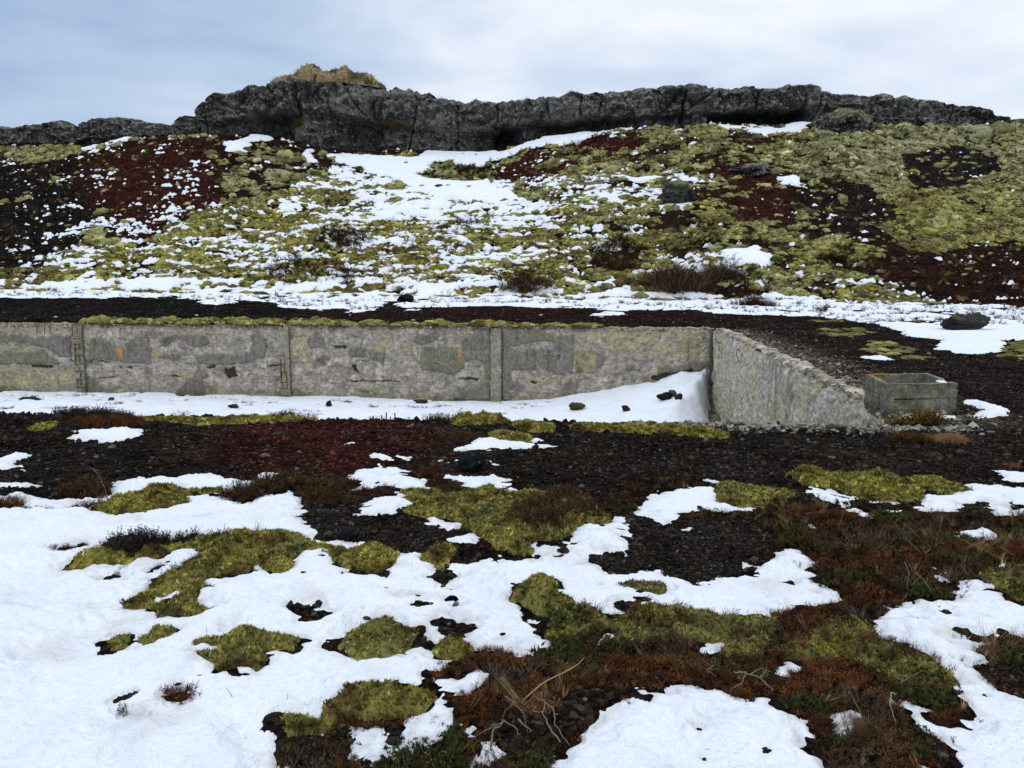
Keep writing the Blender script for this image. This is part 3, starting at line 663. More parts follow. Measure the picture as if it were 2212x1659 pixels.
M_WOOD = material('bleached_wood', .9, .1, var=((40., .3),), bump=((60., .4, .004),))

# ------------------------------------------------------------------ ground, snow: one sheet each, finer where it is nearer
def rows():
    r = [-6, -3.5, -1.5, -.3, .5, 1.0, 1.4, 1.7, 1.9, 2.05]
    y = 2.05
    def adv(y, step_px, slope_h=1.62):                       # metres that one traced row spans on flat ground
        return step_px * y * y / (789 * slope_h)
    while y < 9.2: y += max(.010, adv(y, .8)); r.append(y)
    while y < 21: y += .13; r.append(y)
    while y < 47: y += .14; r.append(y)
    while y < 80: y += .105; r.append(y)
    r += [81, 82, 83.5, 85, 87, 88, 88.6, 89.2, 89.8, 91, 98, 115, 150, 260, 600, 1500]
    return np.array(r)
RY = rows()
core = np.linspace(-.73, .73, 1250)
UX = np.concatenate([[-60, -12, -4, -2.2, -1.5, -1.2], np.arange(-1.0, -.735, .006), core, np.arange(.74, 1.0, .006), [1.2, 1.5, 2.2, 4, 12, 60]])
GX = UX[None, :] * np.sqrt(np.maximum(RY, 0)[:, None] ** 2 + .7 ** 2)
GX = np.clip(GX, -2500, 2500)
GY = np.broadcast_to(RY[:, None], GX.shape)
gx, gy = GX.ravel().astype(float), GY.ravel().astype(float)
LOW = hlow(gx, gy)
ROUGH = hfull(gx, gy)
FLD = fields(gx, gy)
QUADS = grid_faces(*GX.shape)
gc = earth(gx, gy)
# heather litter and peat under the plants
gc = col_mix(gc, (.022, .013, .008), sst(FLD['heather'], -.03, .05) * .75)
tag(mk('ground', np.stack([gx, gy, ROUGH], 1), QUADS, M_GROUND, tint=gc), kind='structure')

fs = FLD['snow']
farw = sst(gy, 10, 30)
Tn = .046 * (1 - np.exp(-np.maximum(fs, 0) / .14)) + sst(fs, 0, .15) * (.036 * fbm(gx / .40, gy / .34, 4, 91, .55) + .026 * n2d(gx / 1.4, gy / 1.1, 92) - .022 * np.clip(fbm(gx / .16, gy / .13, 3, 94) - .35, 0, 1)) + sst(fs, -.01, .05) * .006 * fbm(gx / .06, gy / .055, 2, 95) - .004
hillw = sst(gy, yfoot(gx) - 2, yfoot(gx) + 1)
Tf = (.15 + .10 * hillw) * (1 - np.exp(-np.maximum(fs, 0) / (.18 - .08 * hillw))) + sst(fs, 0, .4) * .04 * fbm(gx / 1.3, gy / .9, 3, 93) - .035
din = back_y(gx) - gy
inpit = (din > -.30) & (side_x(gy) > gx) & (gy > 12)
a_ = np.clip((gx - .3) / 6.6, 0, 1)
Tn = np.where(fs > .05, np.maximum(Tn, .014), Tn)
DRIFT = np.where(inpit, 1.42 * a_ ** 1.6 * np.exp(-np.clip(din, 0, 30) / 8) * sst(drift_edge(gx, gy) / (.22 + .20 * np.clip(din, 0, 9)), -.1, 1.0) * (1 + .16 * fbm(gx / 1.2, gy / 1.0, 3, 98)), 0)
T = mix(Tn, Tf, farw) + DRIFT
T = np.where(fs > 0, T, mix(np.maximum(fs * .5, -.10), np.maximum(fs * .7, -.3), farw))
keep = np.isfinite(T) & (T > mix(-.03, -.12, farw)) & (gy < YC + 1.5)
fm = keep[QUADS].any(1) & (gy[QUADS].max(1) < YC + 2)
stn = np.tile(np.array((.81, .85, .91)), (len(gx), 1))
dirt = sst(fbm(gx / .55, gy / .45, 4, 96), .25, 1.0) * .35 + (1 - sst(fs, .0, .10)) * .60 * sst(fbm(gx / .12, gy / .1, 2, 97), -.5, .6)
stn = col_mix(stn, (.50, .475, .43), dirt * (1 - .6 * farw))
sv, sf, stn = compact(np.stack([gx, gy, LOW + T], 1), QUADS[fm], stn)
tag(mk('snow', sv, sf, M_SNOW, tint=stn), kind='structure')
SNOW_T = None
def snow_z(x, y):
    x = np.atleast_1d(np.asarray(x, float)); y = np.atleast_1d(np.asarray(y, float))
    f = fields(x, y)['snow']
    return hlow(x, y) + np.where(f > 0, mix(.045, .10, sst(y, 10, 30)), 0) + np.where((back_y(x) - y > -.25) & (side_x(y) > x) & (y > 12),
        1.42 * np.clip((x - .3) / 6.6, 0, 1) ** 1.6 * np.exp(-np.clip(back_y(x) - y, 0, 30) / 8) * sst(drift_edge(x, y) / (.22 + .20 * np.clip(back_y(x) - y, 0, 9)), -.1, 1.0), 0)

# ------------------------------------------------------------------ basalt cliff along the ridge
def build_cliff():
    X = np.arange(-66, 66, .085)
    NT = 74
    tface = np.linspace(-.22, 1.0, NT)
    zb, zt = cliff_base(X), cliff_top(X)
    hgt = np.maximum(zt - zb, .5)
    Z = zb[:, None] + hgt[:, None] * tface[None]
    XX = np.repeat(X[:, None], NT, 1)
    tt = np.repeat(tface[None], len(X), 0)
    xs = XX + .5 * n2d(XX / 4, Z / 4, 301)
    # upright blocks with joints
    d1, d2, cid = worley((xs / 4.2).ravel(), (Z / 7.0).ravel() + 3.3, 302)
    e1, e2, ci2 = worley((xs / 1.5).ravel() + 7, (Z / 1.9).ravel(), 303)
    d1, d2, cid, e1, e2, ci2 = [v.reshape(Z.shape) for v in (d1, d2, cid, e1, e2, ci2)]
    D = (cid - .5) * 1.1 + (ci2 - .5) * .55
    D -= .55 * (1 - sst(d2 - d1, 0, .07)) + .10 * (1 - sst(e2 - e1, 0, .10))
    pts3 = np.stack([XX.ravel(), Z.ravel(), np.zeros(Z.size)], 1)
    D += (.40 * fbm3(pts3 / 1.1, 3, 304) + .26 * fbm3(pts3 / .42, 2, 305) + .16 * fbm3(pts3 / .19, 2, 316)).reshape(Z.shape)
    # ledges, overhangs, vertical cracks measured along the ridge
    px = np.array([-400, 0, 300, 400, 470, 515, 560, 605, 640, 720, 765, 800, 825, 980, 1060, 1090, 1130, 1200, 1250, 1400, 1480, 1530, 1556, 1740, 1760, 1800, 2300])
    un = np.array([.6, .6, .5, .3, .6, 2.2, 4.2, 4.2, .9, 1.2, 3.6, 3.2, 1.2, .9, 2.6, 6.0, 1.4, 5.0, 4.4, 1.2, .9, .8, 5.0, 5.5, .8, .2, .2])
    th = np.array([.2, .2, .2, .2, .25, .32, .44, .42, .5, .5, .44, .42, .40, .4, .4, .45, .45, .38, .36, .25, .25, .25, .30, .40, .3, .2, .2])
    u, _ = ray(px, np.full(px.shape, 280.))
    U = np.interp(X, u * YC, un)[:, None]; Tk = np.interp(X, u * YC, th)[:, None] + .07 * n2d(X / 1.6, X * 0, 306)[:, None]
    D -= U * (1 - sst(tt, Tk - .05, Tk + .04))
    for cx, w, dep, z0, z1 in ((640, .22, 1.4, .35, .95), (408, .3, 1.2, 0, 1), (1478, .12, 1.3, 0, 1), (1563, .10, .9, .1, 1), (1634, .13, 1.2, .1, 1), (1742, .15, 1.6, 0, 1), (1255, .1, .8, .4, .95), (1070, .25, .9, 0, .5), (985, .15, .6, 0, .6), (805, .2, .9, .1, .75), (345, .3, 1.0, 0, 1), (140, .2, .7, 0, 1)):
        xc = float(ray(cx, 260)[0]) * YC + .25 * n2d(Z / 1.3, Z * 0 + cx, 307)
        D -= dep * np.exp(-((XX - xc) / w) ** 2) * ((tt > z0) & (tt < z1))
    # horizontal break below the grassy cap, rounded shoulder
    D -= 1.3 * sst(tt, .86, 1.0) ** 2
    D += .35 * sst(fbm(XX / 6, Z / 1.3, 3, 308), .1, .5)
    back = np.interp(X, ray(np.array([-400, 380, 420, 1760, 1850, 2300]), np.full(6, 280.))[0] * YC, [2.0, 1.6, 0, 0, 1.2, 2.0])
    Y = YC + back[:, None] - D
    Z = Z + .10 * fbm3(pts3 / .7 + 9, 2, 309).reshape(Z.shape) + sst(tt, .8, 1) * (.30 * fbm(XX / 1.3, XX * 0, 2, 310) * np.clip(hgt[:, None] / 3, .2, 1))
    # the top runs back and falls away
    cap = np.array([.8, 1.8, 3.5, 6, 12, 18.])
    topY = Y[:, -1:] + cap[None]
    topZ = Z[:, -1:] + np.array([.05, .0, -.35, -1.1, -2.4, -4.5])[None] + .12 * fbm(X[:, None] / 1.2 + cap[None] * 0, topY / 1.2, 2, 311)
    V = np.stack([np.concatenate([XX, np.repeat(X[:, None], 6, 1)], 1), np.concatenate([Y, topY], 1), np.concatenate([Z, topZ], 1)], -1)
    n = V.shape[1]
    fx, fz = V[..., 0].ravel(), V[..., 2].ravel()
    c = np.tile(np.array((.078, .073, .064)), (len(fx), 1))
    T2 = np.concatenate([tt, np.full((len(X), 6), 1.1)], 1).ravel()
    pale = sst(fbm(fx / 3.5, fz / 2.5, 3, 312), -.1, .6)
    c = col_mix(c, (.145, .140, .124), pale)
    c = col_mix(c, (.035, .022, .016), sst(fbm(fx / 2.2, fz / 1.5, 3, 313), .35, .8) * .6)
    c = col_mix(c, (.10, .105, .050), sst(fbm(fx / 1.5, fz / 1.0, 3, 314), .55, 1.0) * .5)
    edge = sst(T2, .93, 1.02)
    c = col_mix(c, (.05, .042, .020), edge * sst(fbm(fx / 1.8, fz / .8, 2, 315), -.2, .5) * .9)
    o = mk('cliff', V.reshape(-1, 3), grid_faces(len(X), n)[:, ::-1], M_CLIFF, tint=c, smooth=True)
    return tag(o, kind='structure'), X, V
CLIFF, CLX, CLV = build_cliff()
def cliff_edge(x):
    return np.interp(x, CLX, CLV[:, 70, 1]), np.interp(x, CLX, CLV[:, 73, 2])

# ------------------------------------------------------------------ concrete walls of the pit
SL = math.hypot(1, .1256)
BD = np.array([-1 / SL, .1256 / SL])           # along the back wall, away from the corner
BN = np.array([-.1256 / SL, -1 / SL])          # out of the back wall, into the pit
COR = np.array([6.9, 27.0])
def on_back(px, py):
    """where a line of sight meets the plane of the back wall: distance from the corner, height"""
    u, w = ray(px, py)
    # (u*Y - 6.9)*BN0 + (Y-27)*BN1 = 0
    Y = (COR[0] * BN[0] + COR[1] * BN[1]) / (u * BN[0] + BN[1])
    return (u * Y - COR[0]) * BD[0] + (Y - COR[1]) * BD[1], CAMZ + w * Y
def Pw(s, ox=0., oy=0., k=1.):
    p = pts(s); a, b = on_back(ox + p[:, 0] * k, oy + p[:, 1] * k); return np.stack([a, b], 1)
CA = (133.05, 665.24, .15037); CBc = (532.2, 665.24, .15037); CC = (864.8, 665.24, .18045); CL = (0, 665.24, .34586); CM = (731.8, 665.24, .34586)
PLASTER = [Pw(s, *c) for s, c in (
 ("430,430 560,420 640,470 720,520 780,560 900,560 930,540 980,450 1110,430 1250,440 1240,520 1280,580 1290,800 900,770 700,740 560,720 450,740 400,790 400,600", CA),
 ("1410,470 1440,430 1640,390 1640,440 1600,470 1520,540 1450,550", CA), ("1640,395 1780,410 1960,390 2060,420 2120,480 2060,540 1920,560 1830,520 1760,450 1680,430", CA),
 ("1400,700 1470,660 1600,675 1680,690 1670,740 1600,740 1520,710", CA), ("1600,1270 1750,1090 1850,1000 1920,990 1920,900 1970,880 2090,940 2080,1000 2020,1030 2212,1210 2240,1290", CA),
 ("395,990 470,1040 540,1120 580,1240 395,1260", CA), ("180,850 215,830 240,960 230,990 190,920", CA),
 ("1215,310 1290,285 1560,290 1580,200 1560,170 1640,170 1675,220 1650,300 1620,320 1480,350 1300,350 1250,340", CL),
 ("-300,170 120,170 250,185 370,170 440,180 445,300 380,300 300,250 240,235 180,215 60,210 -300,240", CL), ("-300,280 190,280 260,270 330,310 370,345 200,348 -300,342", CL), ("-300,490 80,485 130,500 60,520 -300,520", CL),
 ("870,470 940,400 1020,380 1100,430 1110,560 900,565", CBc), ("1480,600 1560,575 1720,580 1720,680 1500,700", CBc), ("1580,1170 1750,1180 1740,1240 1650,1190", CBc), ("1750,640 1850,560 1950,540 2000,620 1960,790 1880,760 1800,720", CBc),
 ("440,1240 500,1180 500,1300 460,1290", CBc), ("1040,710 1130,700 1150,790 1090,840", CBc), ("1150,690 1200,690 1200,740 1160,760", CBc),
 ("680,1180 760,1170 900,1300 700,1310", CBc),
 ("160,400 220,330 400,320 460,330 400,400 240,440", CC), ("740,400 850,330 1060,240 1078,300 1078,860 1020,830 1020,690 980,640 880,610 760,640 750,700 640,790 560,790 500,760 380,740 260,740 240,560 270,480 600,480 720,470", CC),
 ("1226,240 1400,260 1600,280 1750,300 1860,330 2060,340 2080,540 2060,780 1840,790 1780,740 1700,700 1650,690 1600,740 1500,730 1320,740 1320,800 1360,930 1330,980 1226,1010", CC),
 ("1490,275 1650,280 1675,300 1640,360 1570,400 1490,400", CM), ("620,1090 760,990 980,920 1060,870 1078,1100", CC), ("1960,900 2110,860 2110,980 2212,1040 1880,1080 1940,980", CC),
 ("1226,1010 1300,1000 1330,1060 1320,1100 1226,1100", CC), ("1795,365 1820,348 1840,358 1825,385 1805,385", CM), ("2000,370 2120,365 2212,345 2330,330 2330,350 2212,395 2000,405", CM))]
PHOLE = [Pw(s, *c) for s, c in (("1245,460 1400,440 1600,390 1800,390 1870,450 1820,510 1560,500 1400,535", CC), ("760,645 850,610 940,615 985,670 760,680", CC), ("900,470 960,460 980,500 920,520", CA))]
OCHRE = [Pw(s, *c) for s, c in (("770,565 920,555 910,680 880,740 850,750 800,650", CA), ("1280,650 1340,630 1375,650 1370,700 1320,725", CA), ("690,470 740,460 745,650 700,660 680,560", CC), ("120,490 155,485 165,590 130,600", CC), ("2055,560 2110,540 2118,700 2070,725", CC), ("1420,670 1450,670 1450,740 1410,740", CBc))]
LICHEN = [Pw(s, *c) for s, c in (("660,380 760,340 870,370 860,560 920,640 910,800 760,790 690,640", CBc), ("1270,430 1330,430 1350,560 1290,560", CA), ("1760,260 1860,250 1900,420 1850,430", CBc), ("340,380 390,400 380,500 345,520", CA), ("2060,1150 2330,1130 2330,1290 2060,1250", CA),
 ("2080,560 2180,520 2330,560 2330,800 2212,800", CC), ("-300,360 480,380 480,480 -300,500", CL), ("1490,120 1800,110 2300,110 2330,330 1900,300 1700,260 1500,240", CM), ("1800,500 1960,380 2100,520 1960,660 1840,620", CBc), ("950,820 1100,900 1000,900", CBc), ("270,990 400,980 400,1060 270,1050", CC))]
DENT = [Pw(s, *c) for s, c in (("832,848 850,828 868,848 850,866", CA), ("935,860 980,822 1003,850 990,872", CA), ("2080,850 2200,810 2190,850 2110,885", CA), ("1580,965 1620,960 1720,990 1640,1000", CA), ("1250,545 1440,540 1420,575 1270,575", CBc), ("1520,830 1570,820 1620,950 1560,920", CBc), ("700,840 940,845 930,865 710,858", CC), ("1570,860 1640,900 1620,920 1560,890", CC),
 ("450,1020 740,990 730,1005 500,1020", CA), ("520,765 640,770 700,785 540,780", CA), ("300,825 520,800 640,795 620,820 330,840", CBc), ("1480,1040 2212,1050 2212,1062 1500,1055", CBc), ("60,700 180,780 200,790 140,770", CA), ("1400,380 1460,370 1480,430 1420,440", CL), ("190,355 330,360 320,375 200,370", CL), ("1955,430 2020,410 2100,400 2212,380 2212,400 2000,460 1960,455", CM))]
PILX = [(1072, 700, 866), (617, 697, 862), (174, 697, 853)]
PILS = [on_back(p[0], 780)[0] for p in PILX]
PILW = .21
def wall_top(s):
    return -.13 + .05 * fbm(np.asarray(s, float) / .5, np.asarray(s, float) * 0 + 3, 3, 401) - .02 * sst(np.asarray(s, float), 0, 26)
def wall_cover(s, z):
    """colour and relief of the back wall's face"""
    q = lambda L, w=.03: sdmax(L, s, z, w)
    ws = s + .05 * n2d(s / .35, z / .35, 402) + .02 * n2d(s / .09, z / .09, 403); wz = z + .05 * n2d(s / .3, z / .3, 404) + .02 * n2d(s / .08, z / .08, 405)
    def sdmax(L, a, b, w):
        v = np.full(a.shape, -1.)
        for P in L:
            i, d = sdpoly(P, a, b, .5)
            if d is not None: v[i] = np.maximum(v[i], d)
        return v
    pl = sdmax(PLASTER, ws, wz, .03); ho = sdmax(PHOLE, ws, wz, .03); pl = np.minimum(pl, -ho)
    pm = sst(pl, -.012, .012)
    rough = .030 * fbm(s / .45, z / .35, 3, 406) + .020 * fbm(s / .12, z / .10, 3, 407) - .018 * np.clip(fbm(s / .05, z / .05, 2, 408) - .1, 0, 1)
    lines = 0
    for zz in (-.95, -1.42, -1.95):
        lines = lines + np.exp(-((z - zz - .06 * n2d(s / 1.1, s * 0, 409)) / (.014 + .012 * np.abs(n2d(s / .3, s * 0 + zz, 428)))) ** 2) * sst(fbm(s / .5, s * 0 + zz, 4, 410), .25, .9) * .8
    crumble = sst(z, -.50, -.15)
    rough = rough + crumble * .05 * fbm(s / .15, z / .07, 3, 411) - .09 * lines - .05 * crumble
    dn = sdmax(DENT, ws, wz, .03); dm = sst(dn, -.03, .03)
    relief = mix(rough - .01, .034 + .004 * fbm(s / .4, z / .4, 2, 412), pm) - .08 * dm
    n = len(s)
    c = np.tile(np.array((.285, .272, .258)), (n, 1))
    c = col_mix(c, (.47, .45, .41), sst(fbm(s / .5, z / .4, 4, 413), -.1, .8) * .8)
    c = col_mix(c, (.13, .125, .12), sst(fbm(s / .7 + 5, z / .35, 4, 414), .1, .9) * .8)
    c = col_mix(c, (.30, .29, .19), sst(fbm(s / 1.4 + 9, z / .8, 3, 415), .15, .8) * .7)
    c = col_mix(c, (.26, .17, .14), sst(fbm(s / .6 + 3, z / .25, 3, 416) + crumble * .3, .6, 1.0) * .6)
    c = col_mix(c, (.36, .33, .27), crumble * .5)
    far = sst(s, 23, 27)
    c = col_mix(c, (.24, .235, .15), far * sst(fbm(s / .8, z / .5, 3, 417), -.4, .4) * .8)
    c = col_mix(c, (.135, .128, .12), sst(fbm(s / .17, z / .11, 3, 425), .05, .8) * .62)
    run = fbm(s / .22, z / 4.0, 3, 426) + .25 * sst(z, -1.6, -.2)
    c = col_mix(c, (.16, .155, .125), sst(run, .25, .9) * .5)
    c = col_mix(c, (.46, .44, .40), sst(fbm(s / .3, z / .22, 3, 427), .35, .9) * .5)
    streak = fbm(s / .16, z / 1.6, 3, 418)
    p = np.tile(np.array((.158, .150, .140)), (n, 1))
    p = col_mix(p, (.17, .175, .16), sst(streak, 0, .7) * .7)
    p = col_mix(p, (.07, .07, .07), sst(-streak, .1, .8) * .6)
    p = col_mix(p, (.155, .16, .115), sst(fbm(s / 1.3, z / 2, 2, 419) + .5 * np.exp(-((s - 9.5) / 1.6) ** 2) + .5 * far, .1, .6) * .8)
    veins = np.exp(-(np.abs(n2d(s / .6, z / .5, 420)) / .03) ** 2) * sst(n2d(s / 1.2, z / .9, 421), .1, .4)
    p = col_mix(p, (.32, .33, .30), veins * .3)
    c = c + (p - c) * pm[:, None]
    # darker line just outside the edge of each plaster patch
    c = col_mix(c, (.09, .085, .08), np.exp(-((pl + .02) / .016) ** 2) * .55)
    oc = sst(sdmax(OCHRE, s, z, .1), -.03, .06); li = sst(sdmax(LICHEN, ws, wz, .1), -.04, .08)
    c = col_mix(c, (.33, .32, .18), li * .65 * sst(fbm(s / .3, z / .3, 3, 422), -.6, .3))
    c = col_mix(c, (.36, .205, .075), oc * sst(fbm(s / .06, z / .8, 2, 423), -.7, .4) * .85)
    c = col_mix(c, (.025, .02, .018), np.maximum(dm, np.clip(lines, 0, 1) * .8) * .9)
    c = col_mix(c, (.13, .14, .085), sst(-z, 2.35, 2.75) * .45)
    c = col_mix(c, (.08, .07, .06), sst(fbm(s / .07, z / .05, 2, 424), .45, .9) * .7 * (1 - pm))
    return c * np.array((1.24, 1.16, 1.03)), relief
def wall_mesh(name, origin, d, nrm, s0, s1, ds, zbot, nz, top, cover, thick=.42):
    S = np.arange(s0, s1, ds); tz = np.linspace(0, 1, nz)
    zt = top(S); Z = zbot + (zt[:, None] - zbot) * tz[None]
    SS = np.repeat(S[:, None], nz, 1)
    c, r = cover(SS.ravel(), Z.ravel())
    r = r.reshape(SS.shape); r = r - .05 * sst(np.repeat(tz[None], len(S), 0), .97, 1) 
    P = origin[None, None] + SS[..., None] * d[None, None] + r[..., None] * nrm[None, None]
    face = np.concatenate([P, Z[..., None]], -1)
    # broken top, then the hidden back
    kb = np.array([.12, .25, thick, thick]); zo = np.array([.03, .02, 0, -.8])
    tp = origin[None, None] + S[:, None, None] * d[None, None] - kb[None, :, None] * nrm[None, None]
    tzv = zt[:, None] + zo[None] + .03 * fbm(S[:, None] / .15 + 0 * kb[None], kb[None] / .15 + 0 * S[:, None], 2, 430)
    V = np.concatenate([face, np.concatenate([tp, tzv[..., None]], -1)], 1)
    n = V.shape[1]
    cc = c.reshape(len(S), nz, 3); cc = np.concatenate([cc, np.repeat(cc[:, -1:], 4, 1)], 1)
    return mk(name, V.reshape(-1, 3), grid_faces(len(S), n), M_CONC, tint=np.clip(cc.reshape(-1, 3), 0, 1))
bw = wall_mesh('concrete_wall', COR, BD, BN, -.02, 32, .021, -3.05, 150, wall_top, wall_cover)
tag(bw, "long grey concrete wall with peeling plaster, pilasters and rung ladders across the pit", "wall", kind='thing')

def back_pt(s, z, off=0.):
    p = COR + np.asarray(s)[..., None] * BD + np.asarray(off)[..., None] * BN if np.ndim(s) else COR + s * BD + off * BN
    return np.concatenate([p, np.asarray(z)[..., None]], -1) if np.ndim(s) else np.array([p[0], p[1], z])
# pilasters: rough little piers
for k, s0 in enumerate(PILS):
    ns, nz = 30, 120
    a = np.linspace(-1, 1, ns); zz = np.linspace(-3.0, -.16, nz)
    prof = .13 * (1 - np.clip((np.abs(a) - .86) / .14, 0, 1) ** 2) + np.where(np.abs(a) > .995, -.12, 0)
    A, ZZ = np.meshgrid(a, zz, indexing='ij')
    s = s0 + A * PILW
    c, r = wall_cover((s + 40 + k * 3).ravel(), ZZ.ravel())
    pr = np.repeat(prof[:, None], nz, 1) + .5 * r.reshape(A.shape) * (np.abs(A) < .99)
    V = np.stack([COR[0] + s * BD[0] + pr * BN[0], COR[1] + s * BD[1] + pr * BN[1], ZZ + 0 * s], -1)
    c = c * (.85, .95, .85)[k] 
    c = col_mix(c, (.24, .25, .17), np.full(len(c), (.35, .45, .4)[k]))
    c = col_mix(c, (.05, .05, .045), (np.abs(A.ravel()) > .93) * .55)  # shadow line along each pier's sides, painted into its outer edges
    # closed at the top
    Vt = V.reshape(-1, 3); Fq = grid_faces(ns, nz)
    top0 = len(Vt)
    back_row = np.stack([COR[0] + s[:, -1] * BD[0] - .12 * BN[0], COR[1] + s[:, -1] * BD[1] - .12 * BN[1], np.full(ns, -.17)], 1)
    idx = np.arange(ns * nz).reshape(ns, nz)[:, -1]
    Ft = np.stack([idx[:-1], idx[1:], top0 + np.arange(1, ns), top0 + np.arange(ns - 1)], 1)
    mk('pilaster', np.concatenate([Vt, back_row]), np.concatenate([Fq, Ft]), M_CONC, parent=bw, tint=np.clip(np.concatenate([c, c[:ns]]), 0, 1))
# rung ladders set into the two left pilasters
for (ox, oy, k), rung_y, cxs, rails in ((CA, (435, 515, 585, 670, 795, 905, 1015, 1135), (255, 310), ((228, 500, 640), (290, 520, 590), (238, 680, 780), (298, 680, 780), (300, 850, 900), (310, 920, 1000), (262, 1020, 1110), (318, 1020, 1105))),
                                   (CBc, (675, 805, 920, 1060, 1145, 1240), (522, 582), ((518, 730, 1000), (575, 720, 910), (528, 930, 1050), (600, 930, 1050), (545, 1065, 1130), (608, 1065, 1130)))):
    first = None
    def lad_pt(x, y, off): 
        s_, z_ = on_back(ox + x * k, oy + y * k); return back_pt(float(s_), float(z_), off)
    y0, y1 = rung_y[0], rung_y[-1]
    A = []
    for rx, ra, rb in rails:
        V, Fc = tube([lad_pt(rx + random.uniform(-4, 4), ra, .155), lad_pt(rx, (ra + rb) / 2, .15), lad_pt(rx + random.uniform(-3, 3), rb, .155)], .013, 5); A.append((V, Fc))
    lad = bpy.data.objects.new('ladder', None); COL.objects.link(lad); lad.parent = bw
    for V, Fc in A: mk('rail', V, Fc, M_RUST, parent=lad)
    for i, ry in enumerate(rung_y):
        c = cxs[0] + (cxs[1] - cxs[0]) * (ry - y0) / (y1 - y0)
        V, Fc = tube([lad_pt(c - 44, ry, .10), lad_pt(c - 43, ry, .19), lad_pt(c, ry + 3, .20), lad_pt(c + 43, ry, .19), lad_pt(c + 44, ry, .10)], .013, 5)
        mk('rung', V, Fc, M_RUST, parent=lad)
# stubs of reinforcement at the broken top edge
for (ox, oy, k), x, ya, yb in ((CA, 200, 225, 400), (CA, 247, 225, 290), (CA, 265, 290, 355), (CA, 692, 275, 325), (CA, 885, 265, 335), (CA, 1352, 290, 325), (CBc, 480, 220, 300), (CBc, 500, 225, 265), (CBc, 545, 215, 285), (CBc, 1150, 255, 290), (CC, 2068, 180, 265), (CC, 1092, 200, 290), (CL, 250, 105, 160), (CL, 300, 100, 160), (CL, 110, 110, 150), (CL, 330, 110, 165)):
    sa, za = on_back(ox + x * k, oy + ya * k); sb, zb_ = on_back(ox + (x + random.uniform(-6, 6)) * k, oy + yb * k)
    V, Fc = tube([back_pt(float(sa) + .03, float(za), .02), back_pt(float(sa), float(za) - .02, .17), back_pt(float(sb), float(zb_), .165)], .012, 5)
    mk('reinforcing_bar', V, Fc, M_RUST, parent=bw)
# old letters and marks scratched into the plaster
A = Acc()
def stroke(p, w=.028):
    q = np.array(p, float); s_, z_ = on_back(CC[0] + q[:, 0] * CC[2], CC[1] + q[:, 1] * CC[2])
    n_ = max(2, int(np.hypot(np.diff(s_), np.diff(z_)).sum() / .03))
    l = np.concatenate([[0], np.cumsum(np.hypot(np.diff(s_), np.diff(z_)))]); t = np.linspace(0, l[-1], n_)
    s_ = np.interp(t, l, s_); z_ = np.interp(t, l, z_)
    P = np.stack([s_, z_], 1); tg = np.gradient(P, axis=0); tg /= np.linalg.norm(tg, axis=1)[:, None] + 1e-9
    nn = np.stack([-tg[:, 1], tg[:, 0]], 1) * (w / 2) * (1 + .3 * np.sin(t * 40))[:, None]
    a, b = P + nn, P - nn
    V = np.concatenate([back_pt(a[:, 0], a[:, 1], np.full(n_, .043)), back_pt(b[:, 0], b[:, 1], np.full(n_, .043)), back_pt(a[:, 0], a[:, 1], np.full(n_, .02)), back_pt(b[:, 0], b[:, 1], np.full(n_, .02))])
    i = np.arange(n_ - 1)
    mk('scratched_mark', V, np.concatenate([quad2tri(np.stack([i, i + 1, n_ + i + 1, n_ + i], 1)), quad2tri(np.stack([i, i + 1, 2 * n_ + i + 1, 2 * n_ + i], 1)), quad2tri(np.stack([n_ + i, n_ + i + 1, 3 * n_ + i + 1, 3 * n_ + i], 1))]), M_CHALK, parent=bw, smooth=False)
for p in ([(470, 580), (470, 500), (520, 507), (535, 520)], [(580, 605), (580, 500)], [(400, 620), (440, 640), (490, 665), (550, 675), (600, 660), (640, 620)],
          [(845, 505), (800, 505), (800, 578), (848, 576)], [(800, 542), (835, 541)], [(870, 508), (888, 545), (915, 505)], [(888, 545), (886, 590)]): stroke(p)
for p in ([(965, 510), (975, 540), (985, 515), (995, 540), (1008, 505)], [(1012, 540), (1025, 500), (1040, 540)], [(1045, 500), (1062, 540)], [(1064, 500), (1046, 540)], [(953, 585), (955, 618)], [(985, 580), (986, 614)], [(955, 600), (985, 597)],
          [(1025, 582), (1005, 584), (1006, 614), (1026, 612)], [(1006, 598), (1022, 597)], [(1040, 585), (1055, 615)], [(1140, 480), (1165, 520), (1185, 540)], [(780, 410), (770, 455)], [(775, 412), (805, 408)]): stroke(p, .016)
stroke([(1850, 575), (1860, 548), (1900, 537), (1935, 560), (1935, 600), (1900, 630), (1887, 650), (1887, 695)], .04)

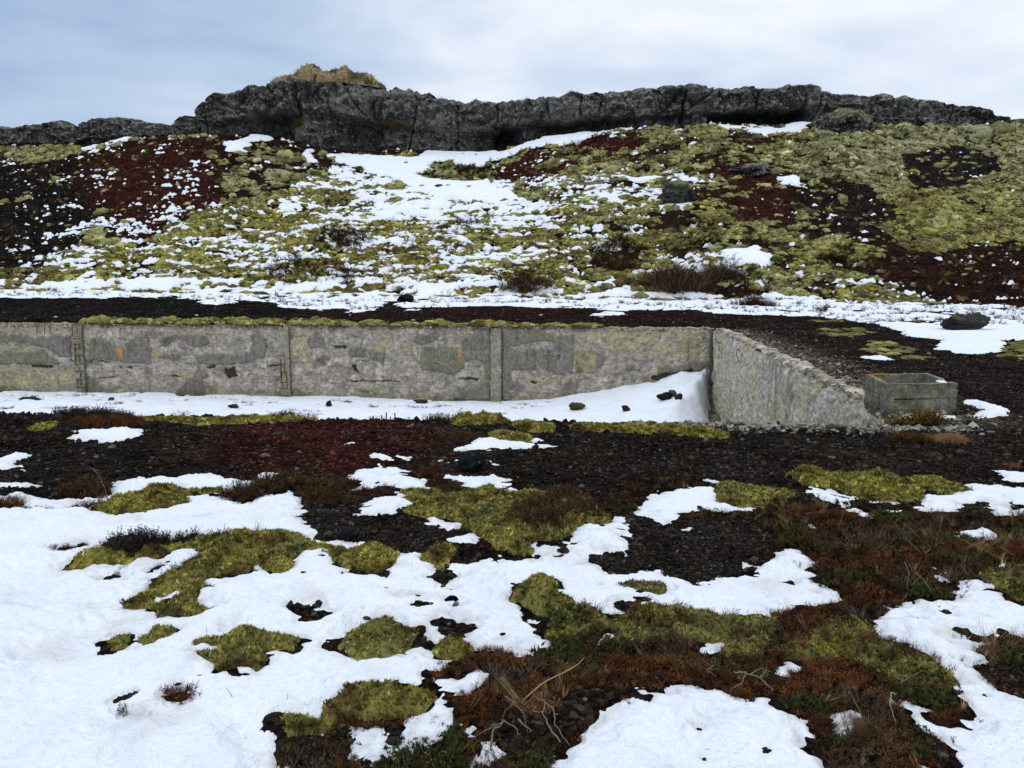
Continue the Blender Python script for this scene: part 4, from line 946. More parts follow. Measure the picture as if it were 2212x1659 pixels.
# the side wall, running from the corner towards the viewer
SD = np.array([-.1256 / SL, -1 / SL]); SN = np.array([-1 / SL, .1256 / SL])
def side_top(s):
    s = np.asarray(s, float); return -.14 + .07 * fbm(s / .45, s * 0 + 8, 3, 441) + .05 * sst(s, 0, 3) - .05 * sst(s, 10, 17)
def side_cover(s, z):
    st = fbm(s / .13, z / .9, 3, 442)
    crumble = sst(z, -.45, -.1)
    r = .05 * fbm(s / .5, z / .45, 3, 443) + .035 * fbm(s / .13, z / .12, 3, 444) - .03 * np.clip(st, 0, 1) + crumble * .07 * fbm(s / .12, z / .08, 2, 445) - .06 * crumble
    n = len(s)
    c = np.tile(np.array((.40, .385, .355)), (n, 1))
    c = col_mix(c, (.54, .52, .475), sst(fbm(s / .5, z / .4, 4, 446), 0, .8) * .8)
    c = col_mix(c, (.17, .165, .155), sst(st, .15, .9) * .65)
    c = col_mix(c, (.40, .395, .25), sst(fbm(s / 1.2 + 4, z / .9, 3, 447), .0, .6) * .75)
    c = col_mix(c, (.27, .16, .14), sst(fbm(s / .4, z / .3, 3, 448) + .35 * crumble, .65, 1.0) * .6)
    pl = sst(fbm(s / .22, z / 1.5, 2, 449) * .8 + sst(-z, 1.4, 2.4) * .5 - .5 * sst(np.abs(s - 10.6), 1.0, 1.8), .2, .35) * (np.abs(s - 10.6) < 2.2)
    c = col_mix(c, (.19, .19, .185), pl * .75); r = mix(r, .02, pl * .8)
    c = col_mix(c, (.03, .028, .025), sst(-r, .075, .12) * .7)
    return c * np.array((1.06, 1.0, .88)), r
sw = wall_mesh('concrete_wall', COR, SD, SN, .0, 17.9, .018, -3.05, 150, side_top, side_cover, .36)
tag(sw, "pale crumbling concrete side wall running from the pit corner towards the viewer", "wall", kind='thing')
for s_, z0 in ((1.9, -.2), (2.6, -.45), (6.2, -.35)):
    p = COR + s_ * SD; c0 = np.array([p[0] + SN[0] * .05, p[1] + SN[1] * .05, z0])
    a = np.linspace(0, 1, 7)
    path = [c0 + np.array([SN[0] * .14 * math.sin(t * 3), SN[1] * .14 * math.sin(t * 3) - .16 * t, .12 * math.sin(t * 5) - .16 * t]) for t in a]
    V, Fc = tube(path, .011, 5); mk('reinforcing_bar', V, Fc, M_RUST, parent=sw)
# narrow concrete post in the corner
V, Fc = box(-.085, -.11, -2.0, .0, .02, -.13); V = V + np.array([COR[0] - .04, COR[1] - .06, 0]); 
mk('corner_strip', V, Fc, M_CONC, parent=bw, tint=np.tile(np.array((.10, .10, .07)), (len(V), 1)), smooth=False)

# ------------------------------------------------------------------ open concrete box standing on the gravel
def conc_slab(name, P0, P1, thick, z0, z1fun, parent, tintfun, n=90, m=80):
    """upright slab from P0 to P1 (plan), faces roughened, with thickness to the left"""
    P0, P1 = np.array(P0), np.array(P1); d = P1 - P0; L = np.linalg.norm(d); d = d / L; nn = np.array([-d[1], d[0]])
    a = np.linspace(0, 1, n); b = np.linspace(0, 1, m)
    A, B = np.meshgrid(a, b, indexing='ij'); zt = z1fun(A * L); Z = z0 + (zt - z0) * B
    out = []
    for side in (0, 1):
        off = (thick if side else 0) + (1 if side else -1) * (.006 * fbm(A * L / .18, Z / .12, 3, 460 + side) + (-.018 * np.exp(-((Z - .21 - .006 * fbm(A * L / .1, A * 0, 2, 461)) / .007) ** 2) * sst(A, .0, .02) * (1 - .75 * sst(A, .55, .7)) if not side else 0))
        out.append(np.stack([P0[0] + A * L * d[0] + off * nn[0], P0[1] + A * L * d[1] + off * nn[1], Z], -1))
    V = np.concatenate([out[0].reshape(-1, 3), out[1].reshape(-1, 3)])
    g = grid_faces(n, m); k = n * m
    i0 = np.arange(k).reshape(n, m)
    def strip(r): return np.stack([r[:-1], r[1:], r[1:] + k, r[:-1] + k], 1)
    Fc = np.concatenate([g, g[:, ::-1] + k, strip(i0[:, -1]), strip(i0[0]), strip(i0[-1])])
    s = np.concatenate([(A * L).ravel()] * 2); z = V[:, 2]
    return mk(name, V, Fc, M_CONC, parent=parent, tint=tintfun(s, z, np.arange(len(V)) >= k), smooth=False)
def at_z(px, py, z):
    u, w = ray(px, py); Y = (z - CAMZ) / w; return np.array([u * Y, Y])
BZ = .26
fl, fr, br, bl = at_z(1921, 830, BZ), at_z(2069, 828, BZ), at_z(2004, 806, BZ), at_z(1870, 808.5, BZ)
ctr = (fl + fr + br + bl) / 4
cb = empty('concrete_box', (float(ctr[0]), float(ctr[1]), -.15), "low open concrete box with cracked grey green front, on black gravel beside the side wall", "concrete box")
def loc(p): return (p[0] - ctr[0], p[1] - ctr[1])
def box_tint(top_dark):
    def f(s, z, inner):
        c = np.tile(np.array((.175, .17, .118)), (len(s), 1))
        c = col_mix(c, (.27, .26, .19), sst(fbm(s / .2, z / .15, 3, 471), 0, .7) * .8)
        c = col_mix(c, (.085, .087, .075), sst(fbm(s / .12, z / .3, 3, 472), .1, .8) * .7)
        zz = z
        c = col_mix(c, (.055, .05, .028), (1 - sst(zz + .05 * fbm(s / .1, z / .1, 2, 480), .02, .14)) * .75)
        c = col_mix(c, (.09, .095, .085), sst(zz, .30, .42) * (.6 if top_dark else .2) * sst(fbm(s / .3, z / .1, 2, 473), -.6, .3))
        c = col_mix(c, (.02, .018, .015), np.exp(-((zz - .21) / .010) ** 2) * (.85 if top_dark else 0) * (1 - .8 * sst(s, .5, .62)) * sst(fbm(s / .05, s * 0, 2, 474), -.5, .1) * (~inner))
        return c
    return f
base_z = -.20 + .15
lvl = lambda v: (lambda s: np.full_like(s, v + .15))
# each slab is lower at a broken spot
conc_slab('front_panel', loc(fl), loc(fr), .07, base_z - .05, lambda s: BZ + .15 - .004 * fbm(s / .08, s * 0, 2, 475), cb, box_tint(True))
conc_slab('side_panel', loc(bl), loc(fl + (bl - fl) * .005), .07, base_z - .05, lambda s: BZ + .15 - .02 * sst(s, .2, .9) - .004 * fbm(s / .08, s * 0, 2, 476), cb, box_tint(False))
sp2 = conc_slab('side_panel', loc(fr), loc(br), .07, base_z - .05, lambda s: BZ + .15 - .055 * (sst(s, .15, .2) - sst(s, .42, .47)) - .004 * fbm(s / .08, s * 0, 2, 477), cb, box_tint(False))
dirb = (br - bl) / np.linalg.norm(br - bl)
conc_slab('rear_panel', loc(br - dirb * .075), loc(bl + dirb * .075), .07, base_z - .05, lambda s: BZ + .15 - .004 * fbm(s / .08, s * 0, 2, 478), cb, box_tint(False))
# earth filling
A_ = np.linspace(.09, .91, 30)
gu, gv = np.meshgrid(A_, A_, indexing='ij')
q = (fl[None, None] * ((1 - gu) * (1 - gv))[..., None] + fr * (gu * (1 - gv))[..., None] + br * (gu * gv)[..., None] + bl * ((1 - gu) * gv)[..., None])
zq = .10 + .15 + .01 * fbm(gu * 8, gv * 8, 2, 479)
Vq = np.concatenate([q - ctr, zq[..., None]], -1).reshape(-1, 3)
mk('earth_filling', Vq, grid_faces(30, 30), M_GROUND, parent=cb, tint=np.tile(np.array((.07, .05, .03)), (len(Vq), 1)))
# orange lichen on the rear left corner, a plaster crust and a snow crumb on the right edge
A = Acc()
for i in range(26):
    p = bl + (br - bl) * random.uniform(.06, .34) + (fl - bl) * random.uniform(.01, .06)
    A.inst((ICO[2][0] * np.array([1, 1, .45]), ICO[2][1], np.ones(len(ICO[2][0]))), np.array([[p[0] - ctr[0], p[1] - ctr[1], BZ + .15]]), np.array([random.uniform(.016, .034)]), np.array([0.]), col=[(.42 * random.uniform(.7, 1), .17 * random.uniform(.7, 1), .02)])
A.build('orange_lichen', M_MOSS, parent=cb)
A = Acc()
for i in range(14):
    p = fr + (br - fr) * random.uniform(.20, .45) + (fl - fr) * random.uniform(.01, .07)
    A.inst((ICO[2][0] * np.array([1, 1, .5]), ICO[2][1], np.ones(len(ICO[2][0]))), np.array([[p[0] - ctr[0], p[1] - ctr[1], BZ + .11]]), np.array([random.uniform(.025, .045)]), np.array([0.]), col=[(.9, .9, .9)])
A.build('snow_crust', M_SNOW, parent=cb)

# ------------------------------------------------------------------ scoria stones (uncountable)
def stone_templates(n, sub=1, seed=0, amp=.35):
    out = []
    for k in range(n):
        V, Fc = ICO[sub]
        d = 1 + amp * fbm3(V * 1.3 + seed + k * 9.1, 2, seed + k)
        cd = np.random.default_rng(seed + 40 + k).normal(size=(7, 3)); cd /= np.linalg.norm(cd, axis=1)[:, None]
        for q in cd:
            t_ = V @ q; d = np.where(t_ > .3, np.minimum(d, .62 / np.maximum(t_, .3)), d)
        V2 = V * d[:, None] * np.array([1, .85, .62])
        out.append((V2, Fc, np.ones(len(V2))))
    return out
ST = stone_templates(7, 1)
def sample(n, x0, x1, y0, y1, fov=True):
    """points spread so that nearer ground gets more of them"""
    y = 1 / (1 / y1 + RNG.random(n) * (1 / y0 - 1 / y1)); u = (RNG.random(n) * 2 - 1) * .88
    return u * y, y
def scatter_stones():
    A = Acc()
    x, y = sample(310000, 0, 0, 2.3, 11.2)
    F = fields(x, y)
    k = pit_k(x, y)
    ok = (F['snow'] < -.01) & (F['moss'] < -.02) & (k < .2) & ((y < 10) | (x > side_x(y) + .4))
    ok &= (F['heather'] < -.01) | (RNG.random(len(x)) < .15)
    for P, h, hue, lab in CUSHW:
        i, d = sdpoly(P, x, y, .1)
        if d is not None: ok[i[d > -.01]] = False
    x, y = x[ok], y[ok]
    s = np.exp(RNG.normal(math.log(.0098), .55, len(x))); s = np.clip(s, .004, .05) * np.clip(y / 6.5, .75, 1.4)
    c = earth(x, y) * np.exp(RNG.normal(-.05, .62, len(x)))[:, None]
    r = RNG.random(len(x)); 
    c = np.where((r < .03)[:, None], np.array((.060, .018, .012)) * RNG.uniform(.5, 1.3, len(x))[:, None], c)
    c = np.where(((r > .05) & (r < .09))[:, None], np.array((.060, .056, .034)) * RNG.uniform(.5, 1.3, len(x))[:, None], c)
    c = np.where(((r > .09) & (r < .12))[:, None], np.array((.09, .09, .088)) * RNG.uniform(.4, 1.3, len(x))[:, None], c)
    # farther out: the terrace and the scree of the slope
    x2, y2 = sample(175000, 0, 0, 10.5, 46); k2 = (fields(x2, y2)['snow'] < -.02) & (pit_k(x2, y2) < .01) & (y2 < yfoot(x2)); x2, y2 = x2[k2], y2[k2]
    y3 = RNG.uniform(43, 78, 90000); x3 = RNG.uniform(-.72, .72, 90000) * y3
    k3 = (soft(MOSSDW, x3, y3, 0) < .35) & (y3 > yfoot(x3)); x3, y3 = x3[k3], y3[k3]; k3 = fields(x3, y3)['snow'] < 0; x3, y3 = x3[k3], y3[k3]
    s2 = np.clip(np.exp(RNG.normal(math.log(.0155), .45, len(x2))) * np.clip(y2 / 16, .8, 1.9), .006, .09); s3 = np.clip(np.exp(RNG.normal(math.log(.05), .4, len(x3))), .02, .14)
    xf = np.concatenate([x2, x3]); yf_ = np.concatenate([y2, y3])
    cf = earth(xf, yf_) * np.exp(RNG.normal(.12, .60, len(xf)))[:, None]
    gr = RNG.random(len(xf)) < .06; cf[gr] = np.array((.07, .065, .045)) * RNG.uniform(.4, 1.4, gr.sum())[:, None]
    x = np.concatenate([x, xf]); y = np.concatenate([y, yf_]); s = np.concatenate([s, s2, s3]); c = np.concatenate([c, cf])
    z = hfull(x, y)
    w = RNG.integers(0, 7, len(x))
    for t in range(7):
        m = w == t
        sc = s[m][:, None] * RNG.uniform(.7, 1.3, (m.sum(), 3))
        A.inst(ST[t], np.stack([x[m], y[m], z[m] + s[m] * .18], 1), sc, RNG.random(m.sum()) * 6.28, lean=RNG.normal(0, .25, (m.sum(), 2)), col=c[m])
    return tag(A.build('scoria_gravel', M_STONE, smooth=False), "loose black and red scoria gravel covering the open ground", "gravel", kind='stuff')
scatter_stones()
def scatter_rubble():
    """pale broken concrete along the side wall and the near rim"""
    A = Acc()
    n = 5200
    t = RNG.random(n) * 17.7; o = RNG.exponential(.45, n) - .25
    x = COR[0] + SD[0] * t + o; y = COR[1] + SD[1] * t
    rx = RNG.uniform(1.4, 5.3, 3000); ry = rim_y(rx) + RNG.normal(.02, .16, 3000)
    bx = 6.9 - .1256 * (27 - (by := RNG.uniform(15, 27, 2600))); bx = bx - RNG.random(2600) * (.15 + .17 * (27 - by)) - .05
    x = np.concatenate([x, rx, bx]); y = np.concatenate([y, ry, by])
    ok = ~((x > side_x(y) - .05) & (x < side_x(y) + .3) & (RNG.random(len(x)) < .4))
    x, y = x[ok], y[ok]
    s = np.clip(np.exp(RNG.normal(math.log(.022), .45, len(x))), .008, .075)
    pal = np.array([(.27, .255, .22), (.34, .33, .29), (.17, .165, .14), (.22, .215, .13), (.17, .09, .07), (.06, .05, .045)])
    c = pal[RNG.choice(6, len(x), p=[.25, .17, .22, .14, .08, .14])] * RNG.uniform(.6, 1.15, len(x))[:, None]
    z = hfull(x, y)
    inw = (x > side_x(y)) & (x < side_x(y) + .37)
    z = np.where(inw, np.maximum(z, -.13), z)
    w = RNG.integers(0, 7, len(x))
    for k in range(7):
        m = w == k
        A.inst(ST[k], np.stack([x[m], y[m], z[m] + s[m] * .3], 1), s[m][:, None] * RNG.uniform(.6, 1.4, (m.sum(), 3)), RNG.random(m.sum()) * 6.28, lean=RNG.normal(0, .3, (m.sum(), 2)), col=c[m])
    tag(A.build('concrete_rubble', M_STONE, smooth=False), "pale crumbs of broken concrete along the side wall and the near pit rim", "rubble", kind='stuff')
scatter_rubble()
def crumble_edge():
    """broken lumps along the top edge of the back wall"""
    A = Acc(); n = 2600
    s = RNG.random(n) * 30; o = RNG.uniform(-.30, .05, n)
    p = COR[None] + s[:, None] * BD[None] + o[:, None] * BN[None]
    z = wall_top(s) + RNG.uniform(-.10, .03, n)
    r = np.clip(np.exp(RNG.normal(math.log(.035), .4, n)), .015, .08)
    pal = np.array([(.30, .285, .26), (.38, .36, .32), (.20, .19, .17), (.27, .26, .17), (.22, .13, .10)])
    c = pal[RNG.choice(5, n, p=[.3, .2, .2, .18, .12])] * RNG.uniform(.6, 1.1, n)[:, None]
    w = RNG.integers(0, 7, n)
    for k in range(7):
        m = w == k
        A.inst(ST[k], np.concatenate([p[m], z[m][:, None]], 1), r[m][:, None] * RNG.uniform(.6, 1.4, (m.sum(), 3)), RNG.random(m.sum()) * 6.28, col=c[m])
    A.build('broken_edge', M_STONE, parent=bw, smooth=False)['kind'] = 'stuff'
crumble_edge()

# ------------------------------------------------------------------ moss
def dome(seg=8, rings=3, seed=0):
    V = [(0, 0, 1.)]
    for r in range(1, rings + 1):
        a = r / rings * math.pi * .60
        for i in range(seg):
            t = 2 * math.pi * (i + .5 * (r % 2)) / seg
            V.append((math.sin(a) * math.cos(t), math.sin(a) * math.sin(t), math.cos(a)))
    V = np.array(V)
    d = 1 + .36 * fbm3(V * 1.9 + seed * 3.3, 2, 500 + seed); V = V * d[:, None]
    Fc = [(0, 1 + i, 1 + (i + 1) % seg) for i in range(seg)]
    for r in range(rings - 1):
        for i in range(seg):
            a = 1 + r * seg + i; b = 1 + r * seg + (i + 1) % seg
            Fc += [(a, a + seg, b + seg), (a, b + seg, b)]
    return V, np.array(Fc), np.ones(len(V))
DOMES = [dome(seed=k) for k in range(8)]
MOSS_Y = np.array((.305, .280, .068)); MOSS_G = np.array((.31, .305, .165)); MOSS_D = np.array((.070, .072, .028)); MOSS_B = np.array((.105, .070, .028))
def far_moss():
    A = Acc()
    n = 420000
    y = RNG.uniform(37, YC + .5, n); x = RNG.uniform(-.77, .77, n) * y
    yf = yfoot(x)
    ok = y > yf - .5
    x, y = x[ok], y[ok]; yf = yf[ok]
    cov = soft(MOSSDW, x, y, 0); hue = soft(MOSSDW, x, y, 1)
    F = fields(x, y)
    nz = .5 * n2d(x / 3.0, y / 2.2, 511) + .5 * n2d(x / 1.1, y / .9, 512)
    nz = .40 * n2d(x / 3.2, y / 2.2, 511) + .38 * n2d(x / 1.2, y / .7, 512) + .28 * n2d(x / .5, y / .32, 515)
    thr = .150 * np.log((1 - np.clip(cov, .01, .985)) / np.clip(cov, .01, .985))
    pr = sst(nz - thr, -.04, .16) * .62 + .004
    keep = RNG.random(len(x)) < pr
    keep &= RNG.random(len(x)) > .96 * sst(F['snow'], -.02, .07)
    keep &= y < YC - .3 + 0 * x
    x, y, hue = x[keep], y[keep], hue[keep]
    s = np.clip(np.exp(RNG.normal(math.log(.075), .52, len(x))), .03, .34)
    s *= 1 + .5 * sst(hue, .5, .9)
    big = sst(n2d(x / 2.2, y / 1.6, 516), .1, .5) * sst(y, 60, 70); s *= 1 + .6 * big
    z = hfull(x, y)
    h = s * RNG.uniform(.38, .95, len(x)); clump = np.clip(.5 * n2d(x / .9, y / .55, 517) + .35 * n2d(x / .38, y / .26, 518) + .25, 0, 1)
    k = np.clip(hue + RNG.normal(0, .10, len(x)) + .25 * n2d(x / 4, y / 4, 513) + .2 * n2d(x / .9, y / .6, 519), 0, 1)[:, None]
    c = MOSS_Y * (1 - k) + MOSS_G * k
    br = sst(fbm(x / 4, y / 2.4, 3, 514) + RNG.normal(0, .15, len(x)), .05, .6)[:, None] * (1 - .6 * k)
    c = c + (MOSS_B - c) * br * .8
    dk = (RNG.random(len(x)) < .06 + .45 * sst(n2d(x / .8, y / .5, 520) - .8 * clump, -.1, .35))[:, None]
    c = np.where(dk, MOSS_D, c) * (np.exp(RNG.normal(-.08, .24, len(x))) * (1 + .25 * n2d(x / .7, y / .45, 530)))[:, None]
    w = RNG.integers(0, 8, len(x)); g = grad_base(x, y)
    for t in range(8):
        m = w == t
        sc = np.stack([s[m] * RNG.uniform(1.1, 2.4, m.sum()), s[m] * RNG.uniform(.8, 1.3, m.sum()), h[m]], 1)
        A.inst(DOMES[t], np.stack([x[m], y[m], z[m] + .17 * clump[m] - .02], 1), sc, RNG.normal(0, .4, m.sum()), slope=g[m], col=c[m])
    m = RNG.random(len(x)) < .8
    put(A, TUFT, x[m] + RNG.normal(0, .6, m.sum()) * s[m], y[m] - .4 * s[m], z[m] + .17 * clump[m] + h[m] * RNG.uniform(.1, .9, m.sum()), s[m] * RNG.uniform(.35, .7, m.sum()), c[m] * np.exp(RNG.normal(.1, .4, m.sum()))[:, None], .5, squash=1.9)
    tag(A.build('hillside_moss', M_MOSSFAR), "yellow green moss cushions grown over the whole hillside", "moss", kind='stuff')
    # low plants showing through the snow strip and on the pit floor
    A = Acc(); n = 60000; y = RNG.uniform(19, 50, n); x = RNG.uniform(-.75, .75, n) * y
    F = fields(x, y); pit = pit_k(x, y) > .9; yf = yfoot(x)
    cnt = np.minimum(fields(x, y - .8)['snow'], fields(x, y + .8)['snow']) + .3
    k = (F['snow'] < .06) & ((pit & (F['snow'] > -.35) & (x < 2)) | ((y > yf - 13) & (y < yf + 1) & (F['snow'] > -.13) & (RNG.random(n) < .5) & (cnt > .2))); x, y, pit = x[k], y[k], pit[k]
    c = np.where((RNG.random(len(x)) < .4)[:, None], np.array((.12, .075, .03)), np.array((.06, .028, .016))) * np.exp(RNG.normal(0, .35, len(x)))[:, None]
    put(A, SPR, x, y, hfull(x, y), RNG.uniform(.08, .2, len(x)) * np.where(pit, .8, 1.2), c, .5, squash=1.5)
    tag(A.build('low_heath', M_PLANT, smooth=False), "brown low plants showing through the thin snow on the terrace and the pit floor", "heather", kind='stuff')
    # terrace moss: low cushions
    A = Acc(); n = 26000
    y = RNG.uniform(9.5, 47, n); x = RNG.uniform(-.75, .75, n) * y
    F = fields(x, y); k = (F['moss'] > 0) & (pit_k(x, y) < .01) & (RNG.random(n) < .55)
    x, y = x[k], y[k]; s = np.clip(np.exp(RNG.normal(math.log(.10), .4, len(x))), .04, .3); z = hfull(x, y)
    c = (MOSS_Y * .45 + MOSS_G * .25 + MOSS_D * .3)[None] * np.exp(RNG.normal(-.25, .3, len(x)))[:, None]; w = RNG.integers(0, 8, len(x))
    for t in range(8):
        m = w == t
        A.inst(DOMES[t], np.stack([x[m], y[m], z[m]], 1), np.stack([s[m] * 1.6, s[m], s[m] * .35], 1), RNG.random(m.sum()) * 6.28, col=c[m])
    tag(A.build('terrace_moss', M_MOSSFAR), "thin greenish moss on the dark gravel right of the pit", "moss", kind='stuff')
def wall_top_moss():
    runs = [(166, 232, 1.1), (200, 288, .8), (276, 322, .85), (318, 380, 1.1), (378, 432, .9), (415, 470, 1.0), (465, 540, 1.15), (535, 606, 1.0), (616, 660, .9), (655, 705, 1.15), (702, 760, .8), (765, 830, .85), (836, 905, .55), (906, 975, .9), (980, 1012, .5), (1014, 1065, 1.0), (1060, 1105, .85), (1105, 1160, .5), (1165, 1230, .5), (1225, 1300, .55)]
    labels = ["leftmost green moss roll on the wall top, starting above the left ladder"]
    for i, (a, b, hh) in enumerate(runs):
        A = Acc()
        sa, sb = on_back(a, 700)[0], on_back(b, 700)[0]
        n = int(75 * abs(sa - sb)) + 15
        s = RNG.uniform(min(sa, sb), max(sa, sb), n); o = RNG.uniform(-.95, -.02, n)
        e = 1 - np.abs(2 * (s - min(sa, sb)) / abs(sa - sb) - 1) ** 3
        p = COR[None] + s[:, None] * BD + o[:, None] * BN
        r = RNG.uniform(.05, .17, n) * (.5 + .5 * e)
        z = -.11 + .15 * hh * e * np.exp(-((o + .40) / .35) ** 2) * RNG.uniform(.5, 1.1, n)
        k = np.clip(RNG.normal(.25, .2, n), 0, 1)[:, None]
        c = (MOSS_Y * (1 - k) + MOSS_G * k) * np.exp(RNG.normal(-.28, .30, n))[:, None]
        c = np.where((RNG.random(n) < .15)[:, None], MOSS_B, c)
        w = RNG.integers(0, 8, n)
        for t in range(8):
            m = w == t
            A.inst(DOMES[t], np.concatenate([p[m], z[m][:, None]], 1), np.stack([r[m] * 1.5, r[m], r[m] * .75 * hh], 1), RNG.normal(0, .3, m.sum()), col=c[m])
        o_ = A.build('moss_cushion', M_MOSSFAR)
        tag(o_, WTM[i], "moss", "moss rolls along the top of the back wall")
WTM = ["leftmost moss roll on the wall top, starting just above the left ladder", "second moss roll from the left on the wall top",
 "third moss roll from the left on the wall top, a short one", "fourth moss roll from the left on the wall top, high and rounded", "fifth moss roll from the left on the wall top, above the dark curved plaster patches",
 "sixth moss roll from the left on the wall top, above the small plaster hollow", "seventh moss roll from the left on the wall top, broad and drooping over the edge", "moss roll on the wall top ending at the snow gap left of the second ladder",
 "short moss roll on the wall top just right of the second ladder", "tall moss roll on the wall top, second to the right of the second ladder", "moss roll on the wall top, third to the right of the second ladder",
 "moss roll on the wall top, fourth to the right of the second ladder", "very flat moss roll on the wall top midway between second ladder and middle pilaster", "moss roll on the wall top above the smooth plaster left of the scratched letters",
 "tiny moss pad on the wall top left of the tall roll by the plain pilaster", "tall moss roll on the wall top touching the left side of the plain pilaster", "moss roll on the wall top directly right of the plain pilaster",
 "flat moss strip on the wall top, second to the right of the plain pilaster", "flat moss strip on the wall top, third to the right of the plain pilaster", "rightmost flat moss strip on the wall top, towards the corner"]
wall_top_moss()

def tuft_template(n, h, w, seed):
    r = np.random.default_rng(seed); V = []; Fc = []
    for i in range(n):
        t = r.random() * 6.28; l = r.uniform(.1, .8); x, y = r.normal(0, .35, 2)
        d = np.array([math.cos(t), math.sin(t)]) * w
        b = len(V)
        V += [(x - d[0], y - d[1], -.15), (x + d[0], y + d[1], -.15), (x + l * math.cos(t + 1.3), y + l * math.sin(t + 1.3), h * r.uniform(.6, 1.1))]
        Fc.append((b, b + 1, b + 2))
    V = np.array(V); tint = np.where(V[:, 2] < 0, .85, 1.1)
    return V, np.array(Fc), tint
TUFT = [tuft_template(6, 1.0, .28, k) for k in range(5)]
def in_poly_points(P, n_per_m2, grow=0.):
    lo, hi = P.min(0) - grow, P.max(0) + grow
    n = int((hi - lo).prod() * n_per_m2) + 4
    q = lo + RNG.random((n, 2)) * (hi - lo)
    wx, wy = warp(q[:, 0], q[:, 1])
    i, d = sdpoly(P, wx, wy, .3)
    if d is None: return q[:0], np.zeros(0)
    m = d > -grow
    return q[i[m]], d[m]
def moss_cushion(P, h, hue, label):
    ymean = P[:, 1].mean()
    g = max(.009, ymean * .0019)
    lo, hi = P.min(0) - .09, P.max(0) + .09
    X, Y = np.arange(lo[0], hi[0], g), np.arange(lo[1], hi[1], g * 1.4)
    XX, YY = np.meshgrid(X, Y, indexing='ij'); x, y = XX.ravel(), YY.ravel()
    wx, wy = warp(x, y)
    i, d = sdpoly(P, wx, wy, .3)
    D = np.full(x.shape, -1.)
    if d is not None: D[i] = d
    for P2 in SNOWTOP:
        i2, d2 = sdpoly(P2, wx, wy, .4)
        if d2 is not None: D[i2] = np.minimum(D[i2], -d2)
    h = h * .92
    wid = min(.22, .35 * min(hi[0] - lo[0], hi[1] - lo[1]) + .02)
    rise = 1 - np.exp(-np.maximum(D, 0) / (wid * .45))
    lump = .68 * fbm(x / .19, y / .16, 2, 521) + .30 * fbm(x / .06, y / .055, 2, 522)
    z = hlow(x, y) + .012 + h * rise * (1 + lump) + np.where(D < 0, np.maximum(D * .9, -.09), 0)
    z += .006 * fbm(x / .02, y / .02, 2, 523) * sst(D, -.02, .02)
    Q = grid_faces(*XX.shape); Q = Q[(D[Q] > -.05).any(1)]
    def colour(x, y, rnd):
        k = np.clip(hue + .45 * fbm(x / .3, y / .25, 3, 524) + rnd, 0, 1)[:, None]
        c = np.array((.285, .250, .058)) * (1 - k) + np.array((.150, .148, .064)) * k
        b = sst(fbm(x / .26, y / .2, 4, 525), .12, .7)[:, None]
        c = c + (np.array((.085, .048, .020)) - c) * b * .8
        dk = sst(fbm(x / .12 + 9, y / .1, 3, 526), .1, .8)[:, None]
        return c + (np.array((.030, .034, .014)) - c) * dk * .7
    V, Fc, c = compact(np.stack([x, y, z], 1), Q, colour(x, y, np.zeros(len(x))))
    A = Acc(); A.add(V, quad2tri(Fc), c * .9)
    q, dd = in_poly_points(P, np.clip(26000 / ymean, 2500, 9000), .012)
    qw = warp(q[:, 0], q[:, 1])
    for P2 in SNOWTOP:
        i2, d2 = sdpoly(P2, *qw, .4)
        if d2 is not None: dd[i2] = np.minimum(dd[i2], -d2)
    q, dd = q[dd > -.012], dd[dd > -.012]
    rise = 1 - np.exp(-np.maximum(dd, 0) / (wid * .45)); qx, qy = q[:, 0], q[:, 1]
    zz = hlow(qx, qy) + .012 + h * rise * (1 + .68 * fbm(qx / .19, qy / .16, 2, 521) + .30 * fbm(qx / .06, qy / .055, 2, 522))
    cc = colour(qx, qy, RNG.normal(0, .15, len(qx))) * np.exp(RNG.normal(.16, .48, len(qx)))[:, None]
    w = RNG.integers(0, 5, len(qx)); s = RNG.uniform(.008, .018, len(qx)) * np.clip(ymean / 4, .9, 1.8)
    for t in range(5):
        m = w == t
        A.inst(TUFT[t], np.stack([qx[m], qy[m], zz[m]], 1), s[m], RNG.random(m.sum()) * 6.28, lean=RNG.normal(0, .4, (m.sum(), 2)), col=cc[m])
    # keep the origin at the cushion's own foot
    o = A.build('moss_cushion', M_MOSS)
    return tag(o, label, "moss")
for P, h, hue, lab in CUSHW: moss_cushion(P, h, hue, lab)
# small green pads between the heather (uncountable)

# ------------------------------------------------------------------ heather and other dwarf shrubs
def sprig(seed, branches=5, lev=6):
    r = np.random.default_rng(seed); V = []; Fc = []; T = []
    for b in range(branches):
        t = r.random() * 6.28; out = 0 if b == 0 else r.uniform(.25, .7); H = 1.0 if b == 0 else r.uniform(.55, .95)
        base = np.array([0, 0, .0]); tip = np.array([out * math.cos(t), out * math.sin(t), H])
        k = len(V); w = .022
        V += [base + (w, 0, 0), base - (w, 0, 0), tip]; T += [.5, .5, .6]; Fc.append((k, k + 1, k + 2))
        for l in range(lev):
            f = .30 + .70 * (l + r.random()) / lev
            p = base + (tip - base) * f * np.array([f, f, 1.])
            for m in range(3):
                a = r.random() * 6.28; L = r.uniform(.07, .13); dv = np.array([math.cos(a), math.sin(a), .75]) * L; sd = np.array([-math.sin(a), math.cos(a), 0]) * .034
                k = len(V); V += [p - sd, p + sd, p + dv]; sh = r.uniform(.7, 1.3); T += [sh * .8, sh * .8, sh]; Fc.append((k, k + 1, k + 2))
    return np.array(V), np.array(Fc), np.array(T)
SPR = [sprig(k) for k in range(6)]
